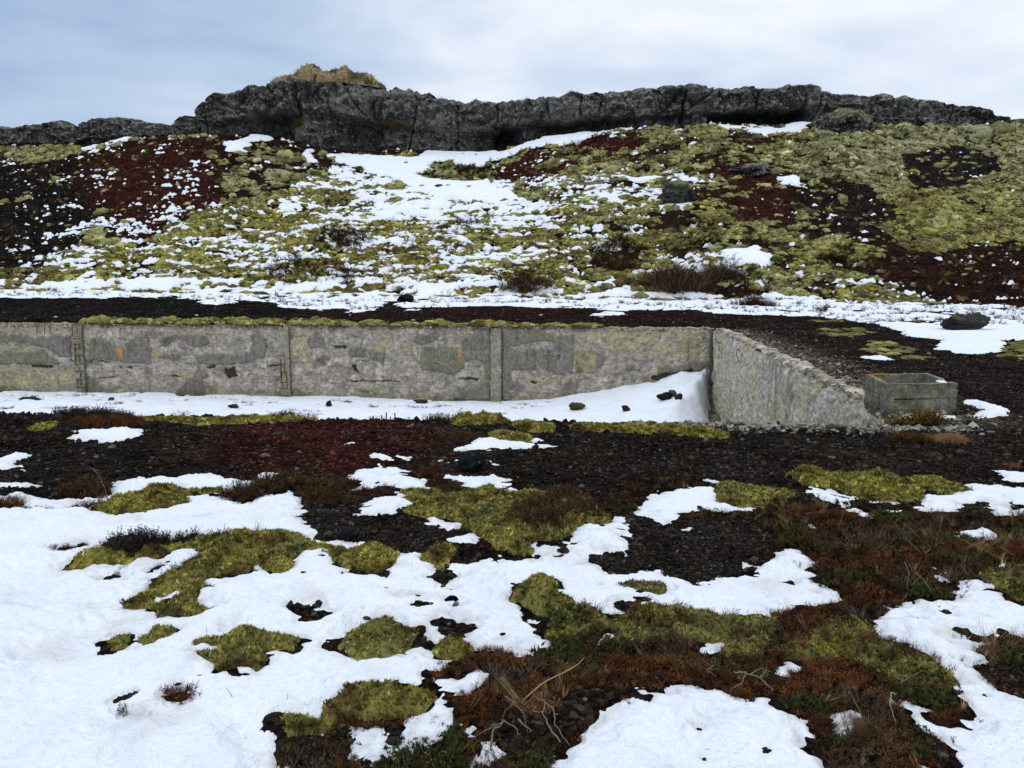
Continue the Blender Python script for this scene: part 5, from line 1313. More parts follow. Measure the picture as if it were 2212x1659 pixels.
def twig_t(seed, n=9):
    r = np.random.default_rng(seed); V = []; Fc = []
    for b in range(n):
        t = r.random() * 6.28; out = r.uniform(.2, .8); H = r.uniform(.5, 1.); p = np.array([r.normal(0, .05), r.normal(0, .05), 0])
        prev = None
        for s in range(4):
            f = s / 3; q = p + np.array([out * f * math.cos(t) + r.normal(0, .05) * f, out * f * math.sin(t) + r.normal(0, .05) * f, H * f]); w = .014 * (1.15 - f)
            a = np.array([-math.sin(t), math.cos(t), 0]) * w; k = len(V); V += [q - a, q + a]
            if prev is not None: Fc += [(prev, prev + 1, k + 1), (prev, k + 1, k)]
            prev = k
    V = np.array(V); return V, np.array(Fc), np.ones(len(V))
TWG = [twig_t(k) for k in range(5)]
def blade_t(seed, n=12, spread=.55):
    r = np.random.default_rng(seed); V = []; Fc = []
    for b in range(n):
        t = r.random() * 6.28; out = r.uniform(.05, spread); H = r.uniform(.6, 1.); px, py = r.normal(0, .08, 2); prev = None
        for s in range(4):
            f = s / 3; w = .016 * (1 - f * .9); q = np.array([px + out * f * f * math.cos(t), py + out * f * f * math.sin(t), H * (f - .25 * f * f * out)])
            a = np.array([-math.sin(t), math.cos(t), 0]) * w; k = len(V); V += [q - a, q + a]
            if prev is not None: Fc += [(prev, prev + 1, k + 1), (prev, k + 1, k)]
            prev = k
    V = np.array(V); return V, np.array(Fc), np.ones(len(V))
BLD = [blade_t(k) for k in range(5)]
HCOL = {'rust': 1.2 * np.array([(.090, .032, .011), (.070, .024, .010), (.115, .048, .014), (.055, .024, .012)]),
        'brown': 1.2 * np.array([(.070, .036, .015), (.048, .027, .013), (.090, .050, .020), (.040, .027, .013)]),
        'grey': np.array([(.030, .026, .022), (.022, .022, .018), (.045, .036, .030), (.040, .028, .018)])}
def put(A, TT, x, y, z, s, c, lean=.25, squash=None):
    s = s * np.clip(y / 4.3, .60, 1.)
    w = RNG.integers(0, len(TT), len(x))
    for t in range(len(TT)):
        m = w == t
        sc = s[m][:, None] * np.array([1, 1, 1.0]) if squash is None else s[m][:, None] * np.array([squash, squash, 1.])
        A.inst(TT[t], np.stack([x[m], y[m], z[m]], 1), sc, RNG.random(m.sum()) * 6.28, lean=RNG.normal(0, lean, (m.sum(), 2)), col=c[m])
def heath_patch(P, h, kind, label):
    A = Acc(); ym = P[:, 1].mean()
    q, d = in_poly_points(P, np.clip(5200 / ym, 550, 1500) * (3 if np.ptp(P, axis=0).prod() < .05 else 1), .015)
    if len(q) == 0: q = P.copy(); d = np.zeros(len(P))
    if len(q) > 5000: q, d = q[:5000], d[:5000]
    x, y = q[:, 0], q[:, 1]
    bump = np.zeros(len(x))
    for P2, h2, hue, lab2 in CUSHW:                                   # on a cushion it roots in the moss
        i, dd = sdpoly(P2, *warp(x, y), .1)
        if dd is not None: wd = min(.22, .35 * min(*(np.ptp(P2, axis=0) + .18)) + .02); bump[i] = np.maximum(bump[i], np.where(dd > 0, h2 * .92 * (1 - np.exp(-np.maximum(dd, 0) / (wd * .45))) * (1 + .68 * fbm(x[i] / .19, y[i] / .16, 2, 521) + .30 * fbm(x[i] / .06, y[i] / .055, 2, 522)), 0))
    z = hlow(x, y) + bump - .01
    s = h * RNG.uniform(.6, 1.15, len(x)) * (.65 + .35 * sst(d, -.01, .12)) * np.clip(ym / 6, 1, 1.3)
    c = HCOL[kind][RNG.integers(0, 4, len(x))] * np.exp(RNG.normal(0, .25, len(x)))[:, None]
    put(A, SPR, x, y, z, s, c)
    o = A.build('heather_clump', M_PLANT, smooth=False)
    return tag(o, label, "heather")
for P, h, kind, lab in HEATHW: heath_patch(P, h, kind, lab)

def heather_field():
    A = Acc(); B = Acc(); G = Acc()
    x, y = sample(71000, 0, 0, 2.15, 9.0)
    F = fields(x, y); cush = np.full(len(x), -1.)
    for P, h, hue, lab in CUSHW:
        i, d = sdpoly(P, *(v[...] for v in warp(x, y)), .2)
        if d is not None: cush[i] = np.maximum(cush[i], d)
    ok = (F['heather'] > -.01) & (F['snow'] < .0) & ((cush < .0) | (RNG.random(len(x)) < .28))
    x, y, hd, cu = x[ok], y[ok], F['heather'][ok], cush[ok]
    z = hlow(x, y) + np.where(cu > 0, .05, 0) - .008
    n1_ = fbm(x / .55, y / .45, 3, 541); n2_ = fbm(x / .4 + 7, y / .35, 3, 542)
    typ = np.where(n1_ > .12, 0, np.where(n2_ > .28, 2, np.where(n2_ < -.22, 3, 1)))     # rust, brown, green pad, grey twigs
    bare = fbm(x / .30 + 3, y / .25, 3, 543) > .50
    typ[bare & (typ != 0)] = 9
    for t, kind, hh in ((0, 'rust', .062), (1, 'brown', .066)):
        m = typ == t
        c = HCOL[kind][RNG.integers(0, 4, m.sum())] * np.exp(RNG.normal(0, .42, m.sum()))[:, None] * (1 + .6 * np.clip(fbm(x[m] / .25, y[m] / .2, 2, 544), -.9, 1))[:, None]
        put(A, SPR, x[m], y[m], z[m], hh * RNG.uniform(.55, 1.2, m.sum()) * (.7 + .3 * sst(hd[m], 0, .1)), c)
    m = typ == 3; mm = RNG.random(m.sum()) < .28; xs, ys, zs = x[m][mm], y[m][mm], z[m][mm]
    put(A, TWG, xs, ys, zs, RNG.uniform(.05, .10, len(xs)), np.array((.13, .095, .068)) * np.exp(RNG.normal(-.3, .4, len(xs)))[:, None], .5)
    m = typ == 2
    c = (np.array((.055, .062, .022)) * np.exp(RNG.normal(0, .3, m.sum()))[:, None])
    for rep in range(3):
        put(B, TUFT, x[m] + RNG.normal(0, .02, m.sum()), y[m] + RNG.normal(0, .02, m.sum()), z[m] + .02 * RNG.random(m.sum()) + .015, RNG.uniform(.014, .026, m.sum()), c, .5)
    # dry blades among it
    g = RNG.random(len(x)) < .012
    put(G, BLD, x[g], y[g], z[g], RNG.uniform(.05, .13, g.sum()), np.array((.24, .16, .075)) * np.exp(RNG.normal(-.2, .3, g.sum()))[:, None], .5)
    xr, yr = sample(16000, 0, 0, 2.6, 6.0)
    d_tan = np.full(len(xr), -1.)
    for s_ in ("2125,1412 2180,1398 2400,1400 2400,1440 2212,1433 2156,1440", "1990,1165 2060,1180 2140,1190 2230,1170 2230,1250 2150,1245 2060,1215 1980,1190", "1690,1140 1730,1130 1740,1160 1700,1165", "1690,1090 1790,1100 1790,1125 1680,1120", "1110,1555 1180,1535 1200,1555 1150,1580"):
        i, d = sdpoly(Pf(s_), xr, yr, .3)
        if d is not None: d_tan[i] = np.maximum(d_tan[i], d)
    k = (d_tan > 0) & (RNG.random(len(xr)) < .35); xr, yr = xr[k], yr[k]
    put(G, BLD, xr, yr, hlow(xr, yr), RNG.uniform(.05, .12, len(xr)), np.array((.26, .18, .085)) * np.exp(RNG.normal(-.25, .35, len(xr)))[:, None], .8)
    tag(A.build('heather', M_PLANT, smooth=False), "rust red and brown heather with bare grey twigs covering the lower right foreground", "heather", kind='stuff')
    tag(B.build('green_ground_moss', M_MOSS, smooth=False), "dark green moss growing low between the heather at the lower right", "moss", kind='stuff')
    tag(G.build('dry_grass', M_PLANT, smooth=False), "dry straw coloured grass blades standing in the heather", "grass", kind='stuff')
heather_field()
# sprigs that poke through the snow's edge
def edge_sprigs():
    A = Acc(); x, y = sample(30000, 0, 0, 2.2, 9)
    F = fields(x, y)
    ok = (F['heather'] > -.06) & (F['heather'] < .03) & (RNG.random(len(x)) < .35) & (fbm(x / .3, y / .3, 2, 551) > .12)
    x, y = x[ok], y[ok]; c = HCOL['rust'][RNG.integers(0, 4, len(x))] * np.exp(RNG.normal(-.1, .25, len(x)))[:, None]
    put(A, SPR, x, y, hlow(x, y), RNG.uniform(.028, .058, len(x)), c)
    tag(A.build('heather_fringe', M_PLANT, smooth=False), "dark red heather shoots standing along the edges of the snow", "heather", kind='stuff')
edge_sprigs()
far_moss()

# ------------------------------------------------------------------ boulders and stones
def ground_hit(px, py, mode='b'):
    if mode == 'f': x, y = at_flat(px, py)
    else: x, y = (float(v[0]) for v in at_cast(px, py))
    return float(x), float(y)
def rock(name, label, cat, px, py, wpx, hpx, depth=.8, seed=0, col=(.035, .035, .035), moss=0., mosscol=(.10, .10, .03), mode='b', sub=4, ang=.45, group=None, facet=1.3, snowz=False, tilt=0., mat=None, sink=.12, soft_=0):
    """boulder whose foot is seen at (px, py); wpx, hpx are its seen width and height"""
    x, y = ground_hit(px, py, mode)
    if snowz:
        z = float(snow_z(x, y)[0]); 
        for _ in range(3):                                  # slide along the line of sight until it rests on the snow
            u, w = ray(px, py); y = y - (float(snow_z(x, y)[0]) - (CAMZ + w * y)) / (abs(w) + .02) * .8; x = u * y
        z = float(snow_z(x, y)[0])
    else: z = float(hlow(np.array([x]), np.array([y]))[0])
    x, y, z = float(x), float(y), float(z)
    W = wpx / FPX * y; Hh = hpx / FPX * y
    V, Fc = ICO[sub]; V = V.copy()
    dirs = np.random.default_rng(900 + seed).normal(size=(16, 3)); dirs /= np.linalg.norm(dirs, axis=1)[:, None]
    cut = np.random.default_rng(901 + seed).uniform(.55 + .3 * soft_, .95, 16)
    rr = np.ones(len(V))
    for d_, c_ in zip(dirs, cut):                           # flat faces, as of broken lava
        dt = V @ d_; rr = np.where(dt > 1e-3, np.minimum(rr, np.where(dt > 1e-3, c_ / np.maximum(dt, 1e-3), 9)), rr)
    V = V * rr[:, None]
    V = V * (1 + .16 * fbm3(V * 1.6 + seed, 3, 910 + seed) * ang * 2 + .07 * fbm3(V * 5 + seed, 3, 911 + seed) * facet)[:, None]
    lo, hi = V.min(0), V.max(0); V = (V - (lo + hi) / 2) / (hi - lo)
    t = math.radians(tilt); V = np.stack([V[:, 0] * math.cos(t) - V[:, 2] * math.sin(t), V[:, 1], V[:, 0] * math.sin(t) + V[:, 2] * math.cos(t)], 1)
    V = V * np.array([W, W * depth, Hh * (1 + sink)]); V[:, 2] -= V[:, 2].min() + Hh * sink
    nz = V[:, 2] / max(Hh, 1e-3)
    c = np.tile(np.array(col), (len(V), 1)) * (1 + .5 * fbm3(V / W * 4, 3, 912 + seed))[:, None]
    if moss:
        k = sst(nz + .25 * fbm3(V / W * 3.5 + 4, 3, 913 + seed), 1.05 - moss, 1.25 - moss); c = c + (np.array(mosscol) - c) * k[:, None]
        V[:, 2] += k * .03 * Hh
    o = mk(name, V, Fc, mat or M_ROCK, tint=np.clip(c, .004, 1))
    o.location = (x, y + W * depth * .3, z)
    return tag(o, label, cat, group)
rock('boulder', "big dark boulder with moss on its flat top, on the snow at the right", "boulder", 2095, 721, 107, 43, .75, 1, (.038, .039, .036), .24, (.075, .070, .018), sub=5, facet=2.2)
rock('boulder', "round grey boulder capped with pale moss half way up the right part of the slope", "boulder", 1470, 447, 80, 56, .9, 2, (.048, .050, .043), .42, (.16, .165, .08), sub=5, facet=2.2, ang=.9, soft_=1)
rock('lava_boulder', "jagged black lava boulder on the gravel in the middle, snow at its foot", "boulder", 1017, 1031, 66, 46, .8, 3, (.012, .012, .013), mode='f', facet=3.2)
rock('boulder', "black block of rock lying on the snow strip at the foot of the slope", "boulder", 876, 654, 38, 17, .8, 4, (.012, .012, .012), facet=2.)
rock('stone', "moss covered brown stone lying alone on the snow in the pit", "stone", 1248, 887, 38, 17, .8, 5, (.045, .035, .022), .6, (.10, .075, .025), snowz=True)
rock('stone', "small pointed brown stone in the pit snow, between mossy stone and group of three", "stone", 1353, 889, 19, 13, .8, 6, (.035, .022, .016), snowz=True)
rock('stone', "dark slab, left one of three stones on the snow drift", "stone", 1437, 864, 36, 17, .6, 7, (.016, .012, .011), snowz=True, tilt=-8)
rock('stone', "grey square topped stone, rear one of three stones on the snow drift", "stone", 1454, 853, 19, 13, .8, 8, (.050, .050, .046), snowz=True)
rock('stone', "red brown notched stone, right one of three stones on the snow drift", "stone", 1466, 867, 19, 18, .6, 9, (.055, .022, .014), snowz=True, ang=.9)
rock('stone', "upright black stone in the pit snow below the second ladder", "stone", 710, 878, 13, 13, .8, 10, (.014, .013, .013), snowz=True)
rock('stone', "pale grey stone in the pit snow below the left ladder", "stone", 238, 866, 14, 8, .8, 11, (.11, .10, .085), snowz=True)
rock('stone', "dark flat stone at the left end of the pit snow", "stone", 62, 868, 50, 10, .5, 12, (.028, .024, .020), snowz=True)
rock('stone', "dark flat stone in the pit snow midway between ladder and plain pilaster", "stone", 908, 873, 32, 10, .5, 13, (.035, .026, .018), .4, (.09, .06, .03), snowz=True)
rock('stone', "brown flat stone in the pit snow left of the second ladder", "stone", 503, 883, 24, 10, .5, 14, (.06, .032, .018), snowz=True)
rock('stone', "grey brown stone in the left snow beside a black one, above the bare black hole", "stone", 540, 1323, 20, 19, .8, 15, (.055, .050, .040), mode='f')
rock('stone', "black stone in the left snow, right beside the grey brown one", "stone", 566, 1322, 24, 10, .7, 16, (.018, .018, .020), mode='f')
rock('lava_stone', "black lava lump at the left edge of the snow tip in the cinder hollow", "stone", 748, 1190, 42, 34, .8, 17, (.020, .019, .020), mode='f', facet=3)
rock('lava_stone', "black lava stone in the snow above the mixed green moss mat", "stone", 1351, 1335, 26, 21, .8, 18, (.014, .013, .014), mode='f', facet=2.5)
rock('lava_stone', "black rock cut by the bottom edge of the picture in the large lower snow patch", "stone", 1664, 1672, 64, 26, .8, 19, (.022, .020, .018), mode='f', facet=2.5)
rock('lava_stone', "brown black stone at the lower end of the middle snow tongue", "stone", 1217, 1216, 30, 14, .8, 20, (.028, .020, .018), mode='f', facet=2)
rock('stone', "brown stone in the snow left of the dark hollow moss cushion", "stone", 790, 1356, 24, 12, .8, 21, (.06, .045, .032), mode='f')
rock('lava_stone', "small dark stone in the large lower snow patch", "stone", 1397, 1564, 12, 8, .8, 22, (.02, .02, .02), mode='f')
rock('lava_stone', "dark stone in the right snow tongue", "stone", 2078, 1514, 16, 7, .8, 23, (.02, .018, .017), mode='f')
rock('lava_stone', "dark brown lava lump, left one of two at the bottom edge below the bleached twigs", "stone", 1115, 1655, 50, 26, .8, 24, (.022, .018, .015), mode='f', facet=2.8)
rock('lava_stone', "dark brown lava lump, right one of two at the bottom edge below the bleached twigs", "stone", 1165, 1652, 42, 24, .8, 25, (.020, .018, .016), mode='f', facet=2.8)
for i, (px, w) in enumerate(((1262, 16), (1305, 22), (1345, 15), (1430, 18), (1483, 18), (1218, 10), (540, 12), (455, 14), (415, 12))):
    rock('stone', ["dark stone on the pit rim moss ribbon, left of the pale stone row", "largest dark stone on the right rim of the pit", "dark stone on the pit rim right of the largest one", "dark stone on the pit rim below the three drift stones", "rightmost dark stone on the pit rim before the rubble",
        "smallest dark stone on the pit rim beside the low moss patch", "rightmost stone on the left part of the pit rim", "middle stone on the left part of the pit rim", "leftmost stone on the left part of the pit rim"][i], "stone", px, 925 if px > 1000 else 914, w, w * .5, .8, 30 + i, (.035, .032, .028), mode='f')
def crag(px, pb, w, h, seed, label, moss=.55): rock('crag', label, "crag", px, pb, w, h, .8, seed, (.040, .042, .040), moss, (.13, .14, .06), sub=5, facet=1.6, ang=.8, mat=M_CLIFF)
crag(1830, 292, 150, 62, 50, "mossy rock knob before the cliff at the right end of the upper snow bank")
crag(1640, 376, 120, 30, 51, "low dark outcrop with a moss roof under the red scree on the right slope", .5)
crag(1000, 372, 60, 12, 52, "small outcrop in the upper snow field below the cliff", .5)

# ------------------------------------------------------------------ dry grass on the ridge and slope
def ridge_grass():
    A = Acc(); B = Acc()
    # hummocky cap: an outline on the skyline given real depth
    tx = np.array([584, 598, 606, 613, 622, 632, 641, 648, 656, 664, 673, 684, 694, 702, 712, 724, 736, 746, 753, 760, 772, 784, 796, 806, 816, 830])
    ty = np.array([176, 169, 166, 163, 162, 158, 150, 142, 140, 136, 138, 143, 151, 152, 150, 146, 141, 142, 149, 154, 154, 153, 158, 166, 174, 184])
    by = np.interp(tx, [584, 613, 640, 665, 700, 740, 780, 830], [177, 172, 172, 178, 174, 175, 180, 187])
    px = np.linspace(586, 829, 330); T_, B_ = np.interp(px, tx, ty), np.interp(px, tx, by) + 5
    u, _ = ray(px, T_); yb = np.convolve(np.pad(cliff_edge(u * YC)[0], 12, mode='edge'), np.ones(25) / 25, 'valid'); x0 = u * yb
    zt = CAMZ + ray(px, T_ + 3)[1] * (yb + .9); zb = CAMZ + ray(px, B_)[1] * yb
    k = np.linspace(0, 1, 40)[None]
    ang = k * math.pi * .93
    XX = np.repeat(x0[:, None], 40, 1); YY = yb[:, None] + .95 - 1.15 * np.cos(ang) - .1; ZZ = zb[:, None] + (zt - zb)[:, None] * np.sin(ang) ** .8
    q3 = np.stack([XX.ravel(), YY.ravel(), ZZ.ravel()], 1)
    dsp = (.22 * fbm3(q3 / .9, 3, 560) + .10 * fbm3(q3 / np.array([.16, .3, .45]), 2, 561)).reshape(XX.shape) * np.sin(ang) ** .5
    YY = YY - dsp * np.cos(ang) * -1 - dsp * .4; ZZ = ZZ + dsp * np.sin(ang) * .7
    cc = np.tile(np.array((.30, .225, .125)), (len(q3), 1))
    cc = col_mix(cc, (.06, .045, .022), sst(fbm3(q3 / np.array([.9, 1, .5]) + 3, 3, 562), .12, .45) * .85)
    cc = col_mix(cc, (.42, .335, .20), sst(fbm3(q3 / np.array([.2, .3, .6]) + 9, 2, 563), .2, .6) * .6)
    cc = col_mix(cc, (.035, .03, .02), sst(XX.ravel(), float(x0[215]), float(x0[235])) * (1 - sst(XX.ravel(), float(x0[262]), float(x0[290]))) * sst(ZZ.ravel(), float(zb.mean()), float(zb.mean()) + .6) * .8)
    B.add(np.stack([XX, YY, ZZ], -1).reshape(-1, 3), quad2tri(grid_faces(*XX.shape)), np.clip(cc, .01, 1))
    t = RNG.integers(0, len(q3), 1500); t = t[(YY.ravel()[t] < yb.mean() + 1.2)]
    put(A, BLD, XX.ravel()[t], YY.ravel()[t] - .02, ZZ.ravel()[t] - .10, RNG.uniform(.16, .34, len(t)), cc[t] * np.exp(RNG.normal(0, .25, len(t)))[:, None], .9)
    b = B.build('grass_cap', M_MOSSFAR)
    tag(b, "tan dry grass hummocks crowning the highest part of the ridge", "grass", kind='stuff')
    # thin turf along the brow and small ledges on the rock
    for a, e, dens, cc in ((810, 1260, 1600, (.075, .050, .022)), (1260, 1760, 1100, (.065, .06, .028)), (1790, 2212, 1300, (.085, .085, .035)), (560, 620, 160, (.16, .10, .04)), (20, 400, 500, (.06, .055, .03))):
        px = RNG.uniform(a, e, dens); u, _ = ray(px, 220); x = u * 78; y, z = cliff_edge(x); o = RNG.uniform(-.1, 1.8, dens)
        put(A, BLD, x, y + o, z - .12 - .08 * o, RNG.uniform(.06, .17, dens), np.array(cc) * np.exp(RNG.normal(0, .35, dens))[:, None], .9)
    for px, py, w in ((628, 268, 24), (830, 270, 14), (870, 278, 22), (850, 272, 16)):
        V = CLV[:, :72].reshape(-1, 3); du = V[:, 0] / V[:, 1] - ray(px, py)[0]; dv = (V[:, 2] - CAMZ) / V[:, 1] - ray(px, py)[1]
        near_ = np.nonzero((np.abs(du) < w / FPX) & (np.abs(dv) < 6 / FPX))[0]; near_ = near_[V[near_, 1] < V[near_, 1].min() + .9]
        n = w * 12; q = V[RNG.choice(near_, n)]; x = q[:, 0]
        put(A, BLD, x, q[:, 1] - .05, q[:, 2] - .05, RNG.uniform(.2, .5, n), np.array((.15, .105, .035)) * np.exp(RNG.normal(0, .3, n))[:, None], .9)
    # tufts strewn over the slope: denser in the brown streaks
    n = 24000; y = RNG.uniform(42, 77, n); x = RNG.uniform(-.72, .72, n) * y
    F = fields(x, y); tanz = np.full(n, .10)
    for s_, v in (("760,470 1010,480 1010,640 840,640 740,560", .75), ("600,560 860,560 860,640 600,640", .5), ("1190,560 1560,540 1560,640 1190,640", .45), ("1240,300 1480,290 1480,340 1220,420", .45), ("-200,590 110,590 110,640 -200,640", .9), ("1680,510 1850,520 1900,640 1680,640", .35), ("1060,322 1330,296 1370,340 1100,400", .35), ("1480,270 1760,290 1760,320 1480,310", .6)):
        i, d = sdpoly(Pb(s_), x, y, 2)
        if d is not None: tanz[i] = np.maximum(tanz[i], v * sst(d, -1, 1))
    k = (RNG.random(n) < tanz) & (y > yfoot(x) - 1) & (F['snow'] < .1); x, y = x[k], y[k]
    put(A, BLD, x, y, hfull(x, y) + .04, RNG.uniform(.22, .5, len(x)), np.array((.22, .125, .055)) * np.exp(RNG.normal(-.25, .4, len(x)))[:, None], .7, squash=1.5)
    tag(A.build('hill_grass', M_PLANT, smooth=False), "brown and tan dry grass tufts scattered over the slope and the brow of the cliff", "grass", kind='stuff')
    # brown heath patches of the slope
    A = Acc(); n = 30000; y = RNG.uniform(42, 77, n); x = RNG.uniform(-.72, .72, n) * y; hz = np.zeros(n)
    for s_, v in (("680,505 750,488 795,510 775,540 700,540", 1), ("1080,605 1125,588 1185,600 1195,632 1095,628", 1), ("1275,540 1340,515 1405,545 1395,575 1290,590", .9), ("560,590 640,560 790,590 760,612 600,620", .6), ("1450,480 1560,490 1560,540 1460,540", .5), ("1310,505 1330,480 1370,500", .8), ("985,480 1040,478 1035,500 990,505", .8), ("940,366 1060,360 1075,390 1000,385", .9), ("1240,318 1300,300 1300,360 1240,380", .5), ("1560,570 1640,590 1700,640 1600,650", .6), ("1760,560 1840,540 1860,570 1800,590", .8)):
        i, d = sdpoly(Pb(s_), x, y, 2)
        if d is not None: hz[i] = np.maximum(hz[i], v * sst(d, -.5, .5))
    k = (RNG.random(n) < hz); x, y = x[k], y[k]
    put(A, SPR, x, y, hfull(x, y) + .02, RNG.uniform(.3, .6, len(x)), np.array((.055, .027, .013)) * np.exp(RNG.normal(0, .35, len(x)))[:, None], .4, squash=1.3)
    tag(A.build('hill_heather', M_PLANT, smooth=False), "dark brown heather patches between the moss on the slope", "heather", kind='stuff')
ridge_grass()

# ------------------------------------------------------------------ leafless shrubs
def shrub(px, py, wpx, hpx, n, col, label, name='shrub', cat='shrub', snow=0):
    x0, y0 = ground_hit(px, py); W = wpx / FPX * y0; Hh = hpx / FPX * y0
    A = Acc()
    a = RNG.normal(0, .30, n).clip(-.65, .65); x = x0 + a * W; y = y0 + RNG.normal(.25, .5, n) * W * .3; z = hfull(x, y)
    s = Hh * (1 - 1.2 * a * a) * RNG.uniform(.25, .95, n) * (1 + .35 * n2d(x / .8, y / .8, 571))
    put(A, TWG, x, y, z, s, np.array(col) * np.exp(RNG.normal(.15, .45, n))[:, None], .5, squash=1.5)
    o = A.build(name, M_PLANT, smooth=False)
    return tag(o, label, cat)
shrub(1468, 622, 118, 58, 380, (.095, .052, .036), "large leafless brown shrub at the foot of the slope, left of the snow pocket")
shrub(1560, 604, 80, 42, 200, (.085, .060, .040), "lower leafless shrub touching the right side of the large brown one")
shrub(1632, 662, 70, 36, 130, (.048, .020, .018), "small reddish shrub dusted with snow at the foot of the slope")
shrub(1135, 632, 100, 36, 220, (.085, .042, .022), "brown bushy heath hummock at the foot of the slope above the black strip")
shrub(1345, 585, 80, 34, 140, (.075, .040, .022), "dark brown bush on the slope left of the large leafless shrub")
def near_bush(px, py, wpx, hpx, n, col, label, T_=TWG, name='shrub', cat='shrub', mode='f', squash=1.):
    x0, y0 = ground_hit(px, py, mode); W = wpx / FPX * y0; Hh = hpx / FPX * y0
    A = Acc(); a = RNG.normal(0, .25, n).clip(-.5, .5)
    x = x0 + a * W; y = y0 + RNG.normal(.1, .4, n) * W * .5; z = hlow(x, y)
    put(A, T_, x, y, z - .01, Hh * (1 - 1.2 * a * a) * RNG.uniform(.5, 1.05, n), np.array(col) * np.exp(RNG.normal(0, .35, n))[:, None], .3, squash=squash)
    return tag(A.build(name, M_PLANT, smooth=False), label, cat)
near_bush(1905, 893, 110, 62, 700, (.13, .085, .068), "grey brown twiggy bush at the front left corner of the concrete box", squash=1.8)
near_bush(1968, 900, 100, 46, 800, (.115, .070, .014), "mustard green heather mound in front of the concrete box", SPR, 'heather_clump', 'heather', squash=1.3)
near_bush(1900, 878, 70, 18, 240, (.04, .022, .014), "dark brown heather at the left foot of the concrete box", SPR, 'heather_clump', 'heather')
near_bush(1962, 950, 90, 22, 420, (.070, .042, .010), "olive brown heather clump between the snow spots before the concrete box", SPR, 'heather_clump', 'heather')
near_bush(2052, 950, 82, 26, 260, (.30, .175, .085), "bright tan dry grass tuft on black gravel to the right of the box front", BLD, 'grass_tuft', 'grass')
near_bush(2190, 1012, 46, 16, 90, (.16, .085, .05), "small brown grass tuft at the right edge above the snow", BLD, 'grass_tuft', 'grass')
near_bush(640, 905, 60, 14, 150, (.05, .03, .015), "low brown twigs on the crest of the pointed rim mound", TWG, 'heather_clump', 'heather')
near_bush(1115, 1300, 34, 34, 9, (.30, .21, .13), "small spray of pale grass at the left side of the upper domed cushion", BLD, 'grass_tuft', 'grass')
near_bush(558, 1172, 46, 52, 10, (.26, .22, .18), "tall bleached grass stalks rising from the crest of the ragged left moss mat", BLD, 'grass_tuft', 'grass')
near_bush(225, 1080, 40, 24, 30, (.16, .10, .04), "tan grass blades in the brown heather on the left moss strip", BLD, 'grass_tuft', 'grass')
near_bush(940, 1075, 30, 22, 40, (.30, .20, .10), "bright straw coloured grass tuft left of the long snow strip", BLD, 'grass_tuft', 'grass')
near_bush(1165, 1560, 90, 60, 120, (.16, .075, .035), "brown withered leafy tuft in the middle of the rust heather", SPR, 'withered_tuft', 'grass')
near_bush(2140, 1428, 70, 40, 60, (.20, .14, .07), "yellowish grass tuft above the bare black soil at the right edge", BLD, 'grass_tuft', 'grass')
near_bush(1850, 1600, 110, 60, 120, (.14, .095, .065), "tangled grey brown twig bush at the bottom right between two snow tongues")
near_bush(1370, 1545, 60, 40, 60, (.06, .04, .03), "dark twigs at the left corner of the large lower snow patch")

# ------------------------------------------------------------------ rusty rods, stalks, bleached twigs
for i, (px, pb, pt) in enumerate(((806.5, 911, 898), (825, 911, 896), (834.5, 910, 889), (843, 910, 898), (853.5, 909, 889))):
    u, _ = ray(px, pb); y = 8.95; x = u * y; z = float(hlow(np.array([x]), np.array([y]))[0])
    h = (pb - pt) / FPX * y * 1.05
    A = Acc()
    V, Fc = tube([(0, 0, -.06), (.001, 0, h * .5), (random.uniform(-.003, .003), 0, h)], .0072, 7); A.add(V, Fc, (1, 1, 1))
    for k_ in range(int(h / .012)):
        V, Fc = tube([(0, 0, k_ * .012), (0, 0, k_ * .012 + .004)], .0084, 7); A.add(V, Fc, (1, 1, 1))
    o = A.build('reinforcing_rod', M_RUST)
    o.location = (x, y, z)
    tag(o, ["leftmost and shortest rusty rod standing on the pit rim", "second rusty rod from the left on the pit rim, short", "tall rusty rod in the middle of the row on the pit rim", "short rusty rod between the two tall ones on the pit rim", "rightmost tall rusty rod on the pit rim"][i], "iron rod", "rusty rods on the pit rim")
def stalk(p, lab, col=(.30, .25, .12), r=.0022, name='grass_stalk', cat='stalk'):
    """p: foot (px,py) then the tip offset seen in the picture, as real lengths"""
    (fx, fy), pts_ = p
    x, y = ground_hit(fx, fy, 'f'); z = float(hlow(np.array([x]), np.array([y]))[0])
    k = y / FPX
    path = [np.array([0, 0, -.01])] + [np.array([dx * k, -.25 * dz * k, dz * k]) for dx, dz in pts_]
    P = np.array(path); t = np.linspace(0, 1, len(P)); tt = np.linspace(0, 1, 14)
    P = np.stack([np.interp(tt, t, P[:, j]) for j in range(3)], 1)
    V, Fc = tube(P, r * np.linspace(1.2, .5, 14), 5)
    o = mk(name, V, Fc, M_WOOD, tint=np.tile(np.array(col), (len(V), 1))); o.location = (x, y, z)
    return tag(o, lab, cat)
stalk(((1116, 1545), [(60, 60), (110, 90), (140, 112), (150, 128)]), "long pale yellow stalk leaning right in the rust heather at the bottom", (.36, .30, .14), .0028)
stalk(((234, 1095), [(2, 40), (-6, 75), (-18, 92), (-24, 96)]), "single bent olive stalk on the left moss strip before black gravel", (.16, .14, .05), .0025)
stalk(((1755, 1444), [(0, 30), (2, 70)]), "upright pale stalk in the dark olive moss mat at lower right", (.30, .25, .13), .0026)
stalk(((1860, 1560), [(-20, 30), (-38, 60)]), "tan stalk leaning left in the lower right heather", (.24, .17, .08), .0024)
stalk(((1918, 1508), [(28, 20), (60, 46)]), "tan stalk leaning right at the edge of the dark olive moss mat", (.24, .19, .09), .0022)
stalk(((1580, 1394), [(-24, 20), (-44, 52)]), "thin curved stalk on the mixed green moss mat", (.24, .20, .10), .0018)
